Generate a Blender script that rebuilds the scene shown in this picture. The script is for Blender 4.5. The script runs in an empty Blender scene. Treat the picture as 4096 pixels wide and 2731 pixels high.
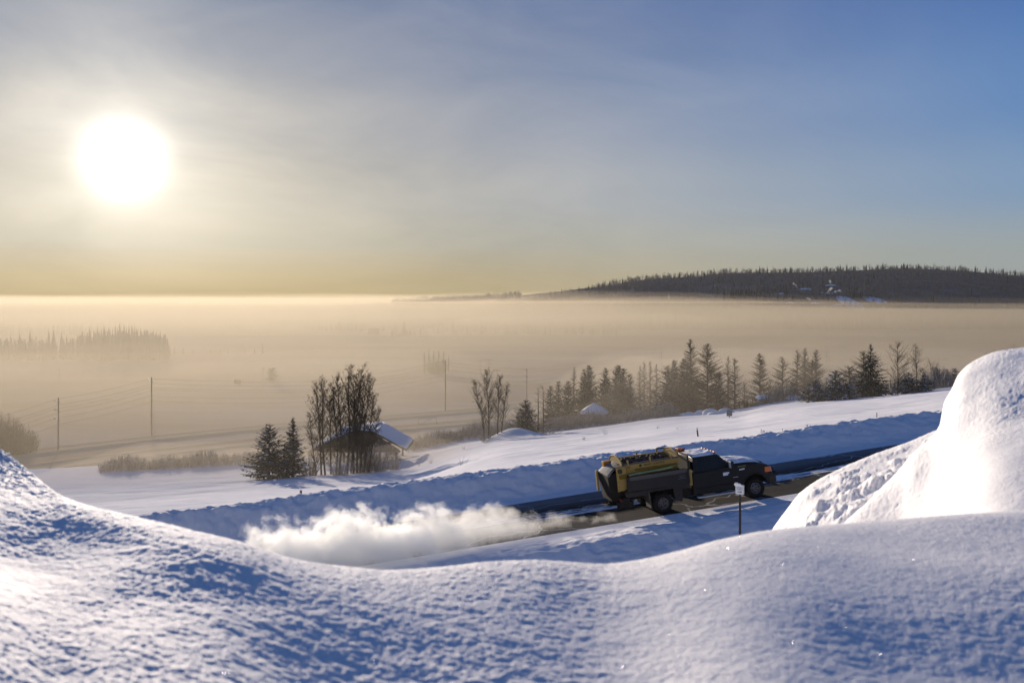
import bpy, bmesh, math, random
import numpy as np
from mathutils import Vector, Matrix, Euler

sc = bpy.context.scene
COL = sc.collection
F = 2286.7; CU = 1176.0; HV = 690.0     # focal length, principal column and horizon row of a 2352 wide frame


def zat(v, y):
    """height (relative to the eye) of a point seen at row v and standing y metres away"""
    return -(v - HV) / F * y


def xat(u, y):
    return (u - CU) / F * y


# ------------------------------------------------------------------ noise
class Noise:
    def __init__(self, seed):
        r = np.random.RandomState(seed)
        self.p = r.permutation(4096)
        self.g = r.uniform(0, 2 * np.pi, 4096)
        self.r = r.rand(4096)

    def h(self, i, j):
        return self.p[(self.p[i & 4095] + j) & 4095]

    def __call__(self, x, y):
        x = np.asarray(x, float); y = np.asarray(y, float)
        i = np.floor(x).astype(int); j = np.floor(y).astype(int)
        fx = x - i; fy = y - j
        u = fx * fx * fx * (fx * (fx * 6 - 15) + 10); v = fy * fy * fy * (fy * (fy * 6 - 15) + 10)

        def gr(a, b, dx, dy):
            t = self.g[self.h(a, b)]
            return np.cos(t) * dx + np.sin(t) * dy
        n00 = gr(i, j, fx, fy); n10 = gr(i + 1, j, fx - 1, fy)
        n01 = gr(i, j + 1, fx, fy - 1); n11 = gr(i + 1, j + 1, fx - 1, fy - 1)
        return ((n00 * (1 - u) + n10 * u) * (1 - v) + (n01 * (1 - u) + n11 * u) * v) * 1.5

    def fbm(self, x, y, o=4, g=0.5):
        s = 0; a = 1.0; f = 1.0
        for k in range(o):
            s = s + a * self(x * f + 17.3 * k, y * f + 9.1 * k); a *= g; f *= 2.03
        return s


N1, N2, N3, N4 = Noise(1), Noise(2), Noise(3), Noise(4)


def sstep(a, b, x):
    t = np.clip((x - a) / (b - a), 0, 1)
    return t * t * (3 - 2 * t)


def smax(a, b, k):
    h = np.clip(0.5 + 0.5 * (a - b) / k, 0, 1)
    return b * (1 - h) + a * h + k * h * (1 - h)


def tab(pts):
    xs = np.array([p[0] for p in pts], float); ys = np.array([p[1] for p in pts], float)
    # smooth (monotone cubic) interpolation through the points
    m = np.zeros(len(xs)); d = np.diff(ys) / np.diff(xs)
    m[0] = d[0]; m[-1] = d[-1]
    for k in range(1, len(xs) - 1):
        m[k] = 0 if d[k - 1] * d[k] <= 0 else 2 * d[k - 1] * d[k] / (d[k - 1] + d[k])

    def f(x):
        x = np.clip(np.asarray(x, float), xs[0], xs[-1])
        k = np.clip(np.searchsorted(xs, x, side='right') - 1, 0, len(xs) - 2)
        h = xs[k + 1] - xs[k]; t = (x - xs[k]) / h
        return ((2 * t**3 - 3 * t**2 + 1) * ys[k] + (t**3 - 2 * t**2 + t) * h * m[k]
                + (-2 * t**3 + 3 * t**2) * ys[k + 1] + (t**3 - t**2) * h * m[k + 1])
    return f


# ------------------------------------------------------------------ objects
def tag(o, label=None, cat=None, group=None, kind=None):
    if label: o['label'] = label
    if cat: o['category'] = cat
    if group: o['group'] = group
    if kind: o['kind'] = kind
    return o


def empty(name, loc=(0, 0, 0), rz=0.0, label=None, cat=None, group=None):
    o = bpy.data.objects.new(name, None); COL.objects.link(o)
    o.location = loc; o.rotation_euler = (0, 0, rz)
    o.empty_display_size = 0.3
    return tag(o, label, cat, group)


def mesh_obj(name, verts, faces, mat=None, parent=None, smooth=False, loc=None):
    me = bpy.data.meshes.new(name)
    if isinstance(verts, np.ndarray) and isinstance(faces, np.ndarray):
        nv = len(verts); nf = len(faces); k = faces.shape[1]
        me.vertices.add(nv); me.vertices.foreach_set('co', verts.astype(np.float32).ravel())
        me.loops.add(nf * k); me.loops.foreach_set('vertex_index', faces.astype(np.int32).ravel())
        me.polygons.add(nf); me.polygons.foreach_set('loop_start', np.arange(0, nf * k, k, dtype=np.int32))
        me.polygons.foreach_set('loop_total', np.full(nf, k, dtype=np.int32))
        me.update(calc_edges=True)
    else:
        me.from_pydata([tuple(v) for v in verts], [], [tuple(f) for f in faces]); me.update()
    if smooth:
        me.polygons.foreach_set('use_smooth', [True] * len(me.polygons))
    if mat: me.materials.append(mat)
    o = bpy.data.objects.new(name, me); COL.objects.link(o)
    if parent: o.parent = parent
    if loc is not None: o.location = loc
    return o


def copy_tree(o, parent=None):
    kids = [c for c in bpy.data.objects if c.parent == o]
    c = o.copy(); COL.objects.link(c)
    c.parent = parent
    for k in kids: copy_tree(k, c)
    return c


class MB:
    """collects pieces of one mesh"""
    def __init__(self):
        self.v = []; self.f = []; self.m = []

    def add(self, vs, fs, mi=0):
        b = len(self.v)
        self.v += [tuple(v) for v in vs]
        self.f += [tuple(b + i for i in f) for f in fs]; self.m += [mi] * len(fs)

    def box(self, x0, x1, y0, y1, z0, z1, mi=0):
        v = [(x, y, z) for x in (x0, x1) for y in (y0, y1) for z in (z0, z1)]
        self.add(v, [(0, 1, 3, 2), (4, 6, 7, 5), (0, 4, 5, 1), (2, 3, 7, 6), (0, 2, 6, 4), (1, 5, 7, 3)], mi)

    def tube(self, pts, rad, n=6, mi=0, cap=True):
        pts = [Vector(p) for p in pts]
        rads = rad if isinstance(rad, (list, tuple)) else [rad] * len(pts)
        b = len(self.v); prev = None
        for i, p in enumerate(pts):
            d = (pts[min(i + 1, len(pts) - 1)] - pts[max(i - 1, 0)])
            if d.length < 1e-9: d = Vector((0, 0, 1))
            d.normalize()
            if prev is None:
                a = Vector((0, 0, 1)) if abs(d.z) < 0.9 else Vector((1, 0, 0))
                s = d.cross(a).normalized()
            else:
                s = (prev - d * prev.dot(d))
                s = s.normalized() if s.length > 1e-6 else d.orthogonal().normalized()
            prev = s; t = d.cross(s)
            for k in range(n):
                an = 2 * math.pi * k / n
                self.v.append(tuple(p + (s * math.cos(an) + t * math.sin(an)) * rads[i]))
        for i in range(len(pts) - 1):
            for k in range(n):
                a = b + i * n + k; c = b + i * n + (k + 1) % n
                self.f.append((a, c, c + n, a + n)); self.m.append(mi)
        if cap and n > 2:
            self.f.append(tuple(b + k for k in reversed(range(n)))); self.m.append(mi)
            self.f.append(tuple(b + (len(pts) - 1) * n + k for k in range(n))); self.m.append(mi)

    def prism(self, prof, y0, y1, mi=0):
        """profile of (x, z) points extruded along y"""
        n = len(prof)
        v = [(x, y0, z) for x, z in prof] + [(x, y1, z) for x, z in prof]
        f = [tuple(range(n)), tuple(reversed(range(n, 2 * n)))]
        f += [(i, i + n, (i + 1) % n + n, (i + 1) % n) for i in range(n)]
        self.add(v, f, mi)

    def lathe(self, prof, n=24, axis='y', c=(0, 0, 0), mi=0):
        """profile of (offset along axis, radius)"""
        b = len(self.v)
        for a_, r in prof:
            for k in range(n):
                t = 2 * math.pi * k / n
                if axis == 'y': p = (c[0] + r * math.cos(t), c[1] + a_, c[2] + r * math.sin(t))
                elif axis == 'z': p = (c[0] + r * math.cos(t), c[1] + r * math.sin(t), c[2] + a_)
                else: p = (c[0] + a_, c[1] + r * math.cos(t), c[2] + r * math.sin(t))
                self.v.append(p)
        for i in range(len(prof) - 1):
            for k in range(n):
                a = b + i * n + k; c2 = b + i * n + (k + 1) % n
                self.f.append((a, c2, c2 + n, a + n)); self.m.append(mi)

    def build(self, name, mats, parent=None, smooth=False, bevel=0, segs=2, loc=None, autosmooth=None):
        me = bpy.data.meshes.new(name)
        me.from_pydata(self.v, [], self.f); me.update()
        if not isinstance(mats, (list, tuple)): mats = [mats]
        for m in mats: me.materials.append(m)
        if len(mats) > 1: me.polygons.foreach_set('material_index', self.m)
        bm = bmesh.new(); bm.from_mesh(me)
        bmesh.ops.recalc_face_normals(bm, faces=bm.faces)
        bm.to_mesh(me); bm.free()
        if smooth: me.polygons.foreach_set('use_smooth', [True] * len(me.polygons))
        o = bpy.data.objects.new(name, me); COL.objects.link(o)
        if parent: o.parent = parent
        if loc is not None: o.location = loc
        if bevel:
            md = o.modifiers.new('bevel', 'BEVEL'); md.width = bevel; md.segments = segs
            md.limit_method = 'ANGLE'; md.angle_limit = math.radians(35)
            me.polygons.foreach_set('use_smooth', [True] * len(me.polygons))
            w = o.modifiers.new('wn', 'WEIGHTED_NORMAL'); w.keep_sharp = True
        return o


# ------------------------------------------------------------------ materials
def node_mat(name):
    m = bpy.data.materials.new(name); m.use_nodes = True
    nt = m.node_tree; b = nt.nodes['Principled BSDF']
    return m, nt, b


def mixc(nt, fac, a, b):
    n = nt.nodes.new('ShaderNodeMix'); n.data_type = 'RGBA'
    if fac is not None:
        if isinstance(fac, (int, float)): n.inputs[0].default_value = fac
        else: nt.links.new(fac, n.inputs[0])
    for s, i in ((a, 6), (b, 7)):
        if isinstance(s, tuple): n.inputs[i].default_value = (*s, 1) if len(s) == 3 else s
        else: nt.links.new(s, n.inputs[i])
    return n.outputs[2]


def noise(nt, scale, detail=4, rough=0.55, vec=None, dist=0.0):
    n = nt.nodes.new('ShaderNodeTexNoise'); n.inputs['Scale'].default_value = scale
    n.inputs['Detail'].default_value = detail; n.inputs['Roughness'].default_value = rough
    n.inputs['Distortion'].default_value = dist
    if vec is not None: nt.links.new(vec, n.inputs['Vector'])
    return n.outputs['Fac']


def ramp(nt, src, stops):
    n = nt.nodes.new('ShaderNodeValToRGB'); nt.links.new(src, n.inputs[0])
    cr = n.color_ramp
    while len(cr.elements) > 2: cr.elements.remove(cr.elements[-1])
    cr.elements[0].position = stops[0][0]; cr.elements[1].position = stops[-1][0]
    for p, c in stops[1:-1]: cr.elements.new(p)
    for e, (p, c) in zip(sorted(cr.elements, key=lambda e: e.position), stops):
        e.color = (c, c, c, 1) if isinstance(c, (int, float)) else (*c, 1)
    return n.outputs[0]


def math_n(nt, op, a, b=None, c=None, clamp=False):
    n = nt.nodes.new('ShaderNodeMath'); n.operation = op; n.use_clamp = clamp
    for i, s in enumerate((a, b, c)):
        if s is None: continue
        if isinstance(s, (int, float)): n.inputs[i].default_value = s
        else: nt.links.new(s, n.inputs[i])
    return n.outputs[0]


def objco(nt, scale=None):
    t = nt.nodes.new('ShaderNodeTexCoord'); o = t.outputs['Object']
    if scale:
        mp = nt.nodes.new('ShaderNodeMapping'); mp.inputs['Scale'].default_value = scale
        nt.links.new(o, mp.inputs['Vector']); o = mp.outputs[0]
    return o


def bump(nt, b, h, strength, dist):
    n = nt.nodes.new('ShaderNodeBump'); n.inputs['Strength'].default_value = strength
    n.inputs['Distance'].default_value = dist
    nt.links.new(h, n.inputs['Height']); nt.links.new(n.outputs[0], b.inputs['Normal'])
    return n


def plain(name, col, rough=0.6, metal=0.0, var=0.25, scale=6.0, dirt=None, bumpd=0.0, coat=0.0):
    """a paint or surface with soft variation (and dirt) so nothing is one flat colour"""
    m, nt, b = node_mat(name)
    v = objco(nt)
    n = noise(nt, scale, 5, 0.6, v)
    c = mixc(nt, ramp(nt, n, [(0.3, 0.0), (0.7, 1.0)]), tuple(x * (1 - var) for x in col), tuple(min(1, x * (1 + var)) for x in col))
    if dirt:
        d = ramp(nt, noise(nt, scale * 0.45, 7, 0.7, v), [(0.42, 0.0), (0.68, dirt[1])])
        c = mixc(nt, d, c, dirt[0])
    nt.links.new(c, b.inputs['Base Color'])
    b.inputs['Roughness'].default_value = rough; b.inputs['Metallic'].default_value = metal
    b.inputs['Coat Weight'].default_value = coat
    if bumpd: bump(nt, b, noise(nt, scale * 4, 4, 0.6, v), 0.6, bumpd)
    return m
# ------------------------------------------------------------------ snow and ground materials
def snow_mat(name, fine=90.0, fd=0.006, mid=14.0, md=0.02, col=(0.90, 0.89, 0.885), grain=0.0, streak=None, spec=0.12):
    m, nt, b = node_mat(name)
    v = objco(nt)
    vs = objco(nt, streak) if streak else v
    n1 = noise(nt, fine, 3, 0.6, v); n2 = noise(nt, mid, 4, 0.55, vs)
    h = math_n(nt, 'ADD', math_n(nt, 'MULTIPLY', n1, fd), math_n(nt, 'MULTIPLY', n2, md))
    bump(nt, b, h, 1.0, 1.0)
    c = mixc(nt, noise(nt, 0.8, 4, 0.6, v), tuple(x * 0.96 for x in col), col)
    if grain:
        g = ramp(nt, noise(nt, 160, 2, 0.5, v), [(0.35, grain), (0.6, 0.0)])
        c = mixc(nt, g, c, tuple(x * 0.6 for x in col))
    nt.links.new(c, b.inputs['Base Color'])
    b.inputs['Roughness'].default_value = 0.75
    b.inputs['Specular IOR Level'].default_value = spec
    return m


M = {}
M['snow_near'] = snow_mat('snow_near', 200, 0.0022, 70, 0.0028)
M['snow_field'] = snow_mat('snow_field', 9, 0.015, 0.8, 0.05, streak=(0.35, 1.0, 1.0), spec=0.0)
M['snow_thing'] = snow_mat('snow_thing', 25, 0.01, 5, 0.03)

# ------------------------------------------------------------------ the lie of the land
P0 = (6.0, 40.6); RA = math.radians(15.0)
TX, TY = math.cos(RA), math.sin(RA); NX, NY = -TY, TX


def road_sl(x, y):
    return (x - P0[0]) * TX + (y - P0[1]) * TY, (x - P0[0]) * NX + (y - P0[1]) * NY


def road_xy(s, l):
    return P0[0] + s * TX + l * NX, P0[1] + s * TY + l * NY


def zroad(s):
    return -8.7 + 0.098 * np.clip(s, -60, 60) + 0.03 * (s - np.clip(s, -60, 60))


def berm_h(s):
    return 0.98 - 0.014 * np.clip(s, -30, 18) + 0.10 * N2.fbm(s * 0.16, 3.1, 2) + 0.05 * N3.fbm(s * 0.9, 1.7, 3, 0.6)


edge_v = tab([(-700, 1160), (-200, 1120), (100, 1098), (350, 1084), (600, 1070), (820, 1057), (920, 1045), (985, 1030), (1070, 1013), (1200, 1000), (1400, 978), (1540, 959),
              (1620, 953), (1700, 946), (1760, 934), (1850, 922), (2000, 912), (2100, 903), (2200, 893), (2400, 880), (2900, 850), (3600, 830)])
edge_d = tab([(-700, 105), (0, 120), (350, 126), (600, 131), (820, 142), (1070, 158), (1300, 166), (1540, 172), (1700, 168),
              (1850, 160), (2000, 150), (2200, 140), (2600, 135), (3600, 140)])
ridge_v = tab([(820, 1075), (900, 1062), (1034, 1043), (1131, 1026), (1241, 1010), (1400, 988), (1541, 965), (1608, 959), (1720, 948), (1800, 940)])


def H(x, y):
    x = np.asarray(x, float); y = np.asarray(y, float)
    s, l = road_sl(x, y)
    zr = zroad(s)
    bh = berm_h(s)
    # far side: bank of ploughed snow, then the field
    a = np.clip(x / np.maximum(y, 1.0), -1.1, 1.1); u = CU + a * F
    LC = 8.5
    yc = (LC - (-P0[0] * NX - P0[1] * NY)) / (a * NX + NY)
    sc_, _l = road_sl(yc * a, yc)
    zc = zroad(sc_) + 0.85 - 0.014 * np.clip(sc_, -30, 18)
    De = edge_d(u); ze = -(edge_v(u) - HV) / F * De
    t = (y - yc) / np.maximum(De - yc, 5)
    slope_e = (ze - zc) / np.maximum(De - yc, 5)
    und = (0.30 * N1.fbm(x * 0.035, y * 0.05, 3) + 0.05 * N2.fbm(x * 0.25, y * 0.6, 3)) * sstep(0.02, 0.15, t)
    pw = 1.0 + 0.32 * sstep(1180, 950, u)
    tq = 1 - np.clip(1 - t, 0, 1.2) ** pw
    field = zc + (ze - zc) * np.clip(tq, -0.2, 1) + und * (1 - sstep(0.85, 1.0, t) * 0.7)
    # swell that makes the shaded bank of the path inside the field's rim
    Dr = De - 13.0
    zr_ = -(ridge_v(u) - HV) / F * Dr
    base_at = zc + (ze - zc) * np.clip((Dr - yc) / np.maximum(De - yc, 5), 0, 1)
    on = sstep(800, 900, u) * (1 - sstep(1760, 1860, u))
    rh = np.clip(zr_ - base_at, 0.2, 2.2)
    d = y - Dr
    field = field + on * rh * np.where(d < 0, np.exp(-(d / 4.5)**2), np.exp(-(d / 9.0)**2))
    mx, my = xat(1180, 143.0), 143.0
    field = field + 1.5 * np.exp(-(((x - mx) / 3.6)**2 + ((y - my) / 4)**2))
    # beyond the rim the ground drops to the valley floor
    drop = np.maximum(y - De, 0)
    beyond = ze - 0.05 * np.minimum(drop, 10) - 0.30 * np.maximum(drop - 10, 0)
    floor_ = -32.0 + 0.25 * N3.fbm(x * 0.008, y * 0.012, 2)
    low = smax(beyond, floor_, 1.5)
    far = np.where(y > De, low, field)
    bank = zr + bh * sstep(6.3, 8.5, l) + 0.10 * N4.fbm(x * 1.1, y * 1.6, 5, 0.62) * sstep(6.0, 7.2, l) - 0.05 * N1.fbm(s * 0.5, l * 0.8, 2) * sstep(6.2, 7.2, l)
    bank = bank + 0.075 * np.maximum(N2.fbm(x * 1.9, y * 2.4, 4, 0.65) - 0.05, 0) * sstep(7.3, 8.3, l)
    w = sstep(8.4, 10.5, l)
    zfar = bank * (1 - w) + far * w
    # near side: low windrow, then a dip before the rise on which the viewer stands
    nb = 0.16 + 0.10 * N2.fbm(s * 0.5, 7.7, 4, 0.6)
    lip = nb * sstep(-0.9, -2.6, l) + 0.05 * N4.fbm(x * 1.1, y * 1.6, 4, 0.6) * sstep(-1.0, -1.6, l)
    k = np.maximum(-2.9 - l, 0)
    dip = zr + lip - 0.21 * np.minimum(k, 5) + 0.02 * np.maximum(k - 5, 0)
    rise = -5.0 - 0.14 * np.maximum(np.hypot(x, y) - 12, 0)
    wn = sstep(-7.5, -20.0, l)
    znear = dip * (1 - wn) + np.maximum(rise, dip) * wn
    z = np.where(l > 0, zfar, znear)
    z = np.where(np.abs(l - 2.6) < 3.4, zr, z)
    behind = y < 3
    return np.where(behind, -3.2 + 0.0 * z, z) if np.any(behind) else z


def Hs(x, y):
    return float(H(np.array([float(x)]), np.array([float(y)]))[0])


def sheet(name, X, Y, Z, mat, smooth=True):
    ni, nj = X.shape
    v = np.stack([X.ravel(), Y.ravel(), Z.ravel()], 1)
    i, j = np.meshgrid(np.arange(ni - 1), np.arange(nj - 1), indexing='ij')
    a = i * nj + j
    f = np.stack([a, a + nj, a + nj + 1, a + 1], -1).reshape(-1, 4)
    o = mesh_obj(name, v, f, mat, smooth=smooth)
    return o


# one continuous ground: rows follow distance, columns follow bearing; it reaches past the horizon's fog
def build_ground():
    th = np.radians(np.concatenate([np.linspace(-80, -34, 40, endpoint=False), np.linspace(-34, 34, 620), np.linspace(34, 80, 41)[1:]]))
    rr = np.concatenate([np.linspace(9, 34, 30, endpoint=False), np.linspace(34, 60, 240, endpoint=False), np.geomspace(60, 200, 260, endpoint=False),
                         np.geomspace(200, 900, 130, endpoint=False), np.geomspace(900, 9000, 50)])
    TH, R = np.meshgrid(th, rr, indexing='ij')
    X = np.tan(np.clip(TH, -1.35, 1.35)) * R; Y = R.copy()
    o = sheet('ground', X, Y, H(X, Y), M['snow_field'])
    return tag(o, 'snow covered ground sloping from the roadside field into the foggy valley', kind='structure')


ground = build_ground()


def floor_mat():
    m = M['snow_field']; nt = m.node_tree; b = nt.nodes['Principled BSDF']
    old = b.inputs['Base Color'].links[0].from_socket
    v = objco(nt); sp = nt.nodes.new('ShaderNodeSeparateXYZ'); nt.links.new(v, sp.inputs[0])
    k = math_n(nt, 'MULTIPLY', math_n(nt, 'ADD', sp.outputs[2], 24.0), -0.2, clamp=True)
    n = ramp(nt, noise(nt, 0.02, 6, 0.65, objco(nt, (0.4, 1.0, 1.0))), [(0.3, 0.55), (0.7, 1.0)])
    c = mixc(nt, math_n(nt, 'MULTIPLY', k, n), old, (0.60, 0.44, 0.25))  # tan mixes dry stubble with the haze's warm light put into the colour
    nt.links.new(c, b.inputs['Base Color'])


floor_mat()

# ------------------------------------------------------------------ near snow bank the viewer stands behind
lipA = tab([(-900, 1010), (-300, 1000), (0, 1036), (75, 1090), (150, 1143), (250, 1172), (340, 1192), (450, 1219), (560, 1246), (650, 1275), (720, 1291), (820, 1303),
            (900, 1308), (960, 1306), (1050, 1298), (1150, 1288), (1230, 1286), (1300, 1290), (1380, 1295), (1450, 1288), (1550, 1267), (1650, 1240),
            (1760, 1218), (1900, 1204), (2050, 1192), (2200, 1180), (2352, 1172), (2900, 1150), (3600, 1150)])
depA = tab([(-900, 6.0), (-300, 6.6), (0, 6.3), (150, 5.0), (340, 4.4), (560, 4.1), (900, 4.0), (1230, 4.1), (1550, 4.1), (1760, 4.2), (2050, 4.4), (2352, 4.5), (3600, 4.8)])
lipB = tab([(1700, 1520), (1850, 1300), (1945, 1196), (2000, 1148), (2065, 1082), (2100, 1036), (2140, 998), (2158, 975), (2164, 945), (2169, 922), (2180, 902), (2190, 884), (2200, 862), (2225, 838),
            (2250, 826), (2290, 813), (2352, 802), (2500, 772), (2800, 720), (3200, 690), (3600, 690)])
depB = tab([(1700, 6.0), (1945, 6.6), (2100, 7.4), (2250, 8.0), (2800, 8.0), (3600, 8.0)])
lipC = tab([(1600, 1500), (1700, 1330), (1760, 1236), (1785, 1200), (1830, 1140), (1860, 1113), (1900, 1090), (1950, 1066), (2000, 1046), (2080, 1017), (2150, 988), (2250, 960), (2500, 960), (3600, 1100)])
depC = tab([(1600, 9.5), (3600, 11.0)])


_uu = np.linspace(1500, 3600, 421)
_k = np.exp(-np.linspace(-2.2, 2.2, 81)**2); _k /= _k.sum()
_lb = np.convolve(np.pad(lipB(_uu), 40, mode='edge'), _k, 'valid'); _db = np.convolve(np.pad(depB(_uu), 40, mode='edge'), _k, 'valid')


_ua = np.linspace(-3900, 6600, 1051)
_ka = np.exp(-np.linspace(-2.2, 2.2, 57)**2); _ka /= _ka.sum()
_la = np.convolve(np.pad(lipA(_ua), 28, mode='edge'), _ka, 'valid'); _da = np.convolve(np.pad(depA(_ua), 28, mode='edge'), _ka, 'valid')


def lipAs(u): return np.interp(u, _ua, _la)
def depAs(u): return np.interp(u, _ua, _da)
def lipBs(u): return np.interp(u, _uu, _lb)
def depBs(u): return np.interp(u, _uu, _db)


def fg_height(A, Y):
    U = CU + A * F; X = A * Y

    def lay(lip, dep, s1, s2, w):
        D = dep(U); Z = -(lip(U) - HV) / F * D
        q = (Y - D) / w
        sg = np.clip((s1 - Z / D) / (s1 - s2), 0.02, 0.98)      # the rounded brow just reaches the drawn skyline
        Z = Z - (s1 - s2) * w * (sg * np.log(sg) + (1 - sg) * np.log(1 - sg))
        return Z + s1 * (Y - D) - (s1 - s2) * w * np.log1p(np.exp(np.clip(q, -40, 40))), D
    a, DA = lay(lipA, depA, 0.0, -0.75, 0.16)
    a2, _d = lay(lipAs, depAs, 0.0, -0.75, 0.16)
    ma_ = sstep(0.12, 0.95, DA - Y)
    a = a * (1 - ma_) + (a2 - 0.012) * ma_
    # long swells running from upper left to lower right
    c, s_ = math.cos(-0.62), math.sin(-0.62)
    p = X * c + Y * s_; q = -X * s_ + Y * c
    swell = 0.016 * N1.fbm(p * 0.35 + 3.2, q * 1.15 + 0.4, 2, 0.4)
    for (uc, yc_, dp, sx, sy) in ((2550, 2.25, 0.090, 1.15, 0.66), (800, 2.70, 0.050, 0.70, 0.45), (20, 3.75, 0.045, 0.50, 0.6), (420, 3.2, 0.03, 0.35, 0.35)):
        xc = xat(uc, yc_)
        swell = swell - dp * np.exp(-((X - xc) / sx)**2 - ((Y - yc_) / sy)**2)
    nearm = sstep(0.0, 1.0, (DA - Y) / 0.9)
    a = a + swell * nearm
    b, DB = lay(lipB, depB, 0.19, -0.6, 0.25)
    b2, _d = lay(lipBs, depBs, 0.205, -0.6, 0.25)
    mb_ = sstep(0.2, 2.4, DB - Y)
    b = b * (1 - mb_) + b2 * mb_
    b = b + 0.03 * N2.fbm(X * 1.1, Y * 0.8, 3) - 1.2 * np.maximum(4.2 - Y, 0) ** 1.3
    cc, DC = lay(lipC, depC, 0.12, -0.9, 0.22)
    lump = np.maximum(N3.fbm(X * 4.2, Y * 3.6, 4, 0.6), -0.25)
    cc = cc + 0.05 * lump * sstep(9.9, 8.3, Y)
    z = smax(smax(a, b, 0.05), cc, 0.03)
    z = smax(z, -2.9 - 0.30 * np.maximum(Y - 6, 0), 0.2)
    # wind-worked crust: small hummocks, finer and finer
    fine = 0.0036 * N4.fbm(p * 6.5, q * 14.0, 3, 0.55) + 0.0030 * N2.fbm(p * 26, q * 44, 3, 0.62)
    rough = (1.05 - 0.35 * sstep(1000, 1500, U)) * (0.65 + 0.5 * np.clip(N3.fbm(X * 0.5, Y * 0.7, 2), -0.6, 1))
    lft = 1.0 + 1.6 * sstep(420, 0, U) * sstep(4.0, 5.2, Y)
    rgt = 1 - 0.25 * sstep(1500, 1900, U) + 1.3 * sstep(5.2, 6.5, Y)
    return z + fine * rough * lft * rgt


def build_fg():
    uu = np.concatenate([np.linspace(-3800, -800, 120, endpoint=False), np.linspace(-800, -40, 160, endpoint=False), np.linspace(-40, 2400, 1050), np.linspace(2400, 3500, 200, endpoint=False), np.linspace(3500, 6500, 160)])
    A = (uu - CU) / F
    yy = np.concatenate([np.linspace(0.9, 2.3, 40, endpoint=False), np.geomspace(2.3, 6.2, 430, endpoint=False), np.geomspace(6.2, 15.5, 190)])
    AA, YY = np.meshgrid(A, yy, indexing='ij')
    Z = fg_height(AA, YY)
    o = sheet('snow_bank', AA * YY, YY, Z, M['snow_near'])
    return tag(o, 'wind crusted snow bank with rounded mounds in front of the viewer', kind='structure')


fg = build_fg()


def crystals():
    """loose hoar crystals on the crust, turned every way"""
    r = np.random.RandomState(5); n = 40000
    U = r.uniform(-30, 2380, n); Y = 2.3 + 6.5 * r.rand(n) ** 1.3; A = (U - CU) / F
    Z = fg_height(A, Y) + 0.0015; C = np.stack([A * Y, Y, Z], 1)
    N = r.normal(size=(n, 3)); N[:, 2] = np.abs(N[:, 2]); N /= np.linalg.norm(N, axis=1)[:, None]
    t = np.cross(N, r.normal(size=(n, 3))); t /= np.linalg.norm(t, axis=1)[:, None]; b = np.cross(N, t)
    s = (0.0003 + 0.0007 * r.rand(n) ** 2)[:, None]
    v = np.stack([C - t * s, C - b * s, C + t * s, C + b * s], 1).reshape(-1, 3)
    m, nt, bs = node_mat('ice_facet'); bs.inputs['Base Color'].default_value = (0.95, 0.96, 1, 1); bs.inputs['Metallic'].default_value = 1.0
    bs.inputs['Roughness'].default_value = 0.26
    o = mesh_obj('ice_crystals', v, np.arange(4 * n).reshape(-1, 4), m)
    return tag(o, 'loose hoarfrost crystals glittering on the near snow crust', kind='stuff')


crystals()

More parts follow.
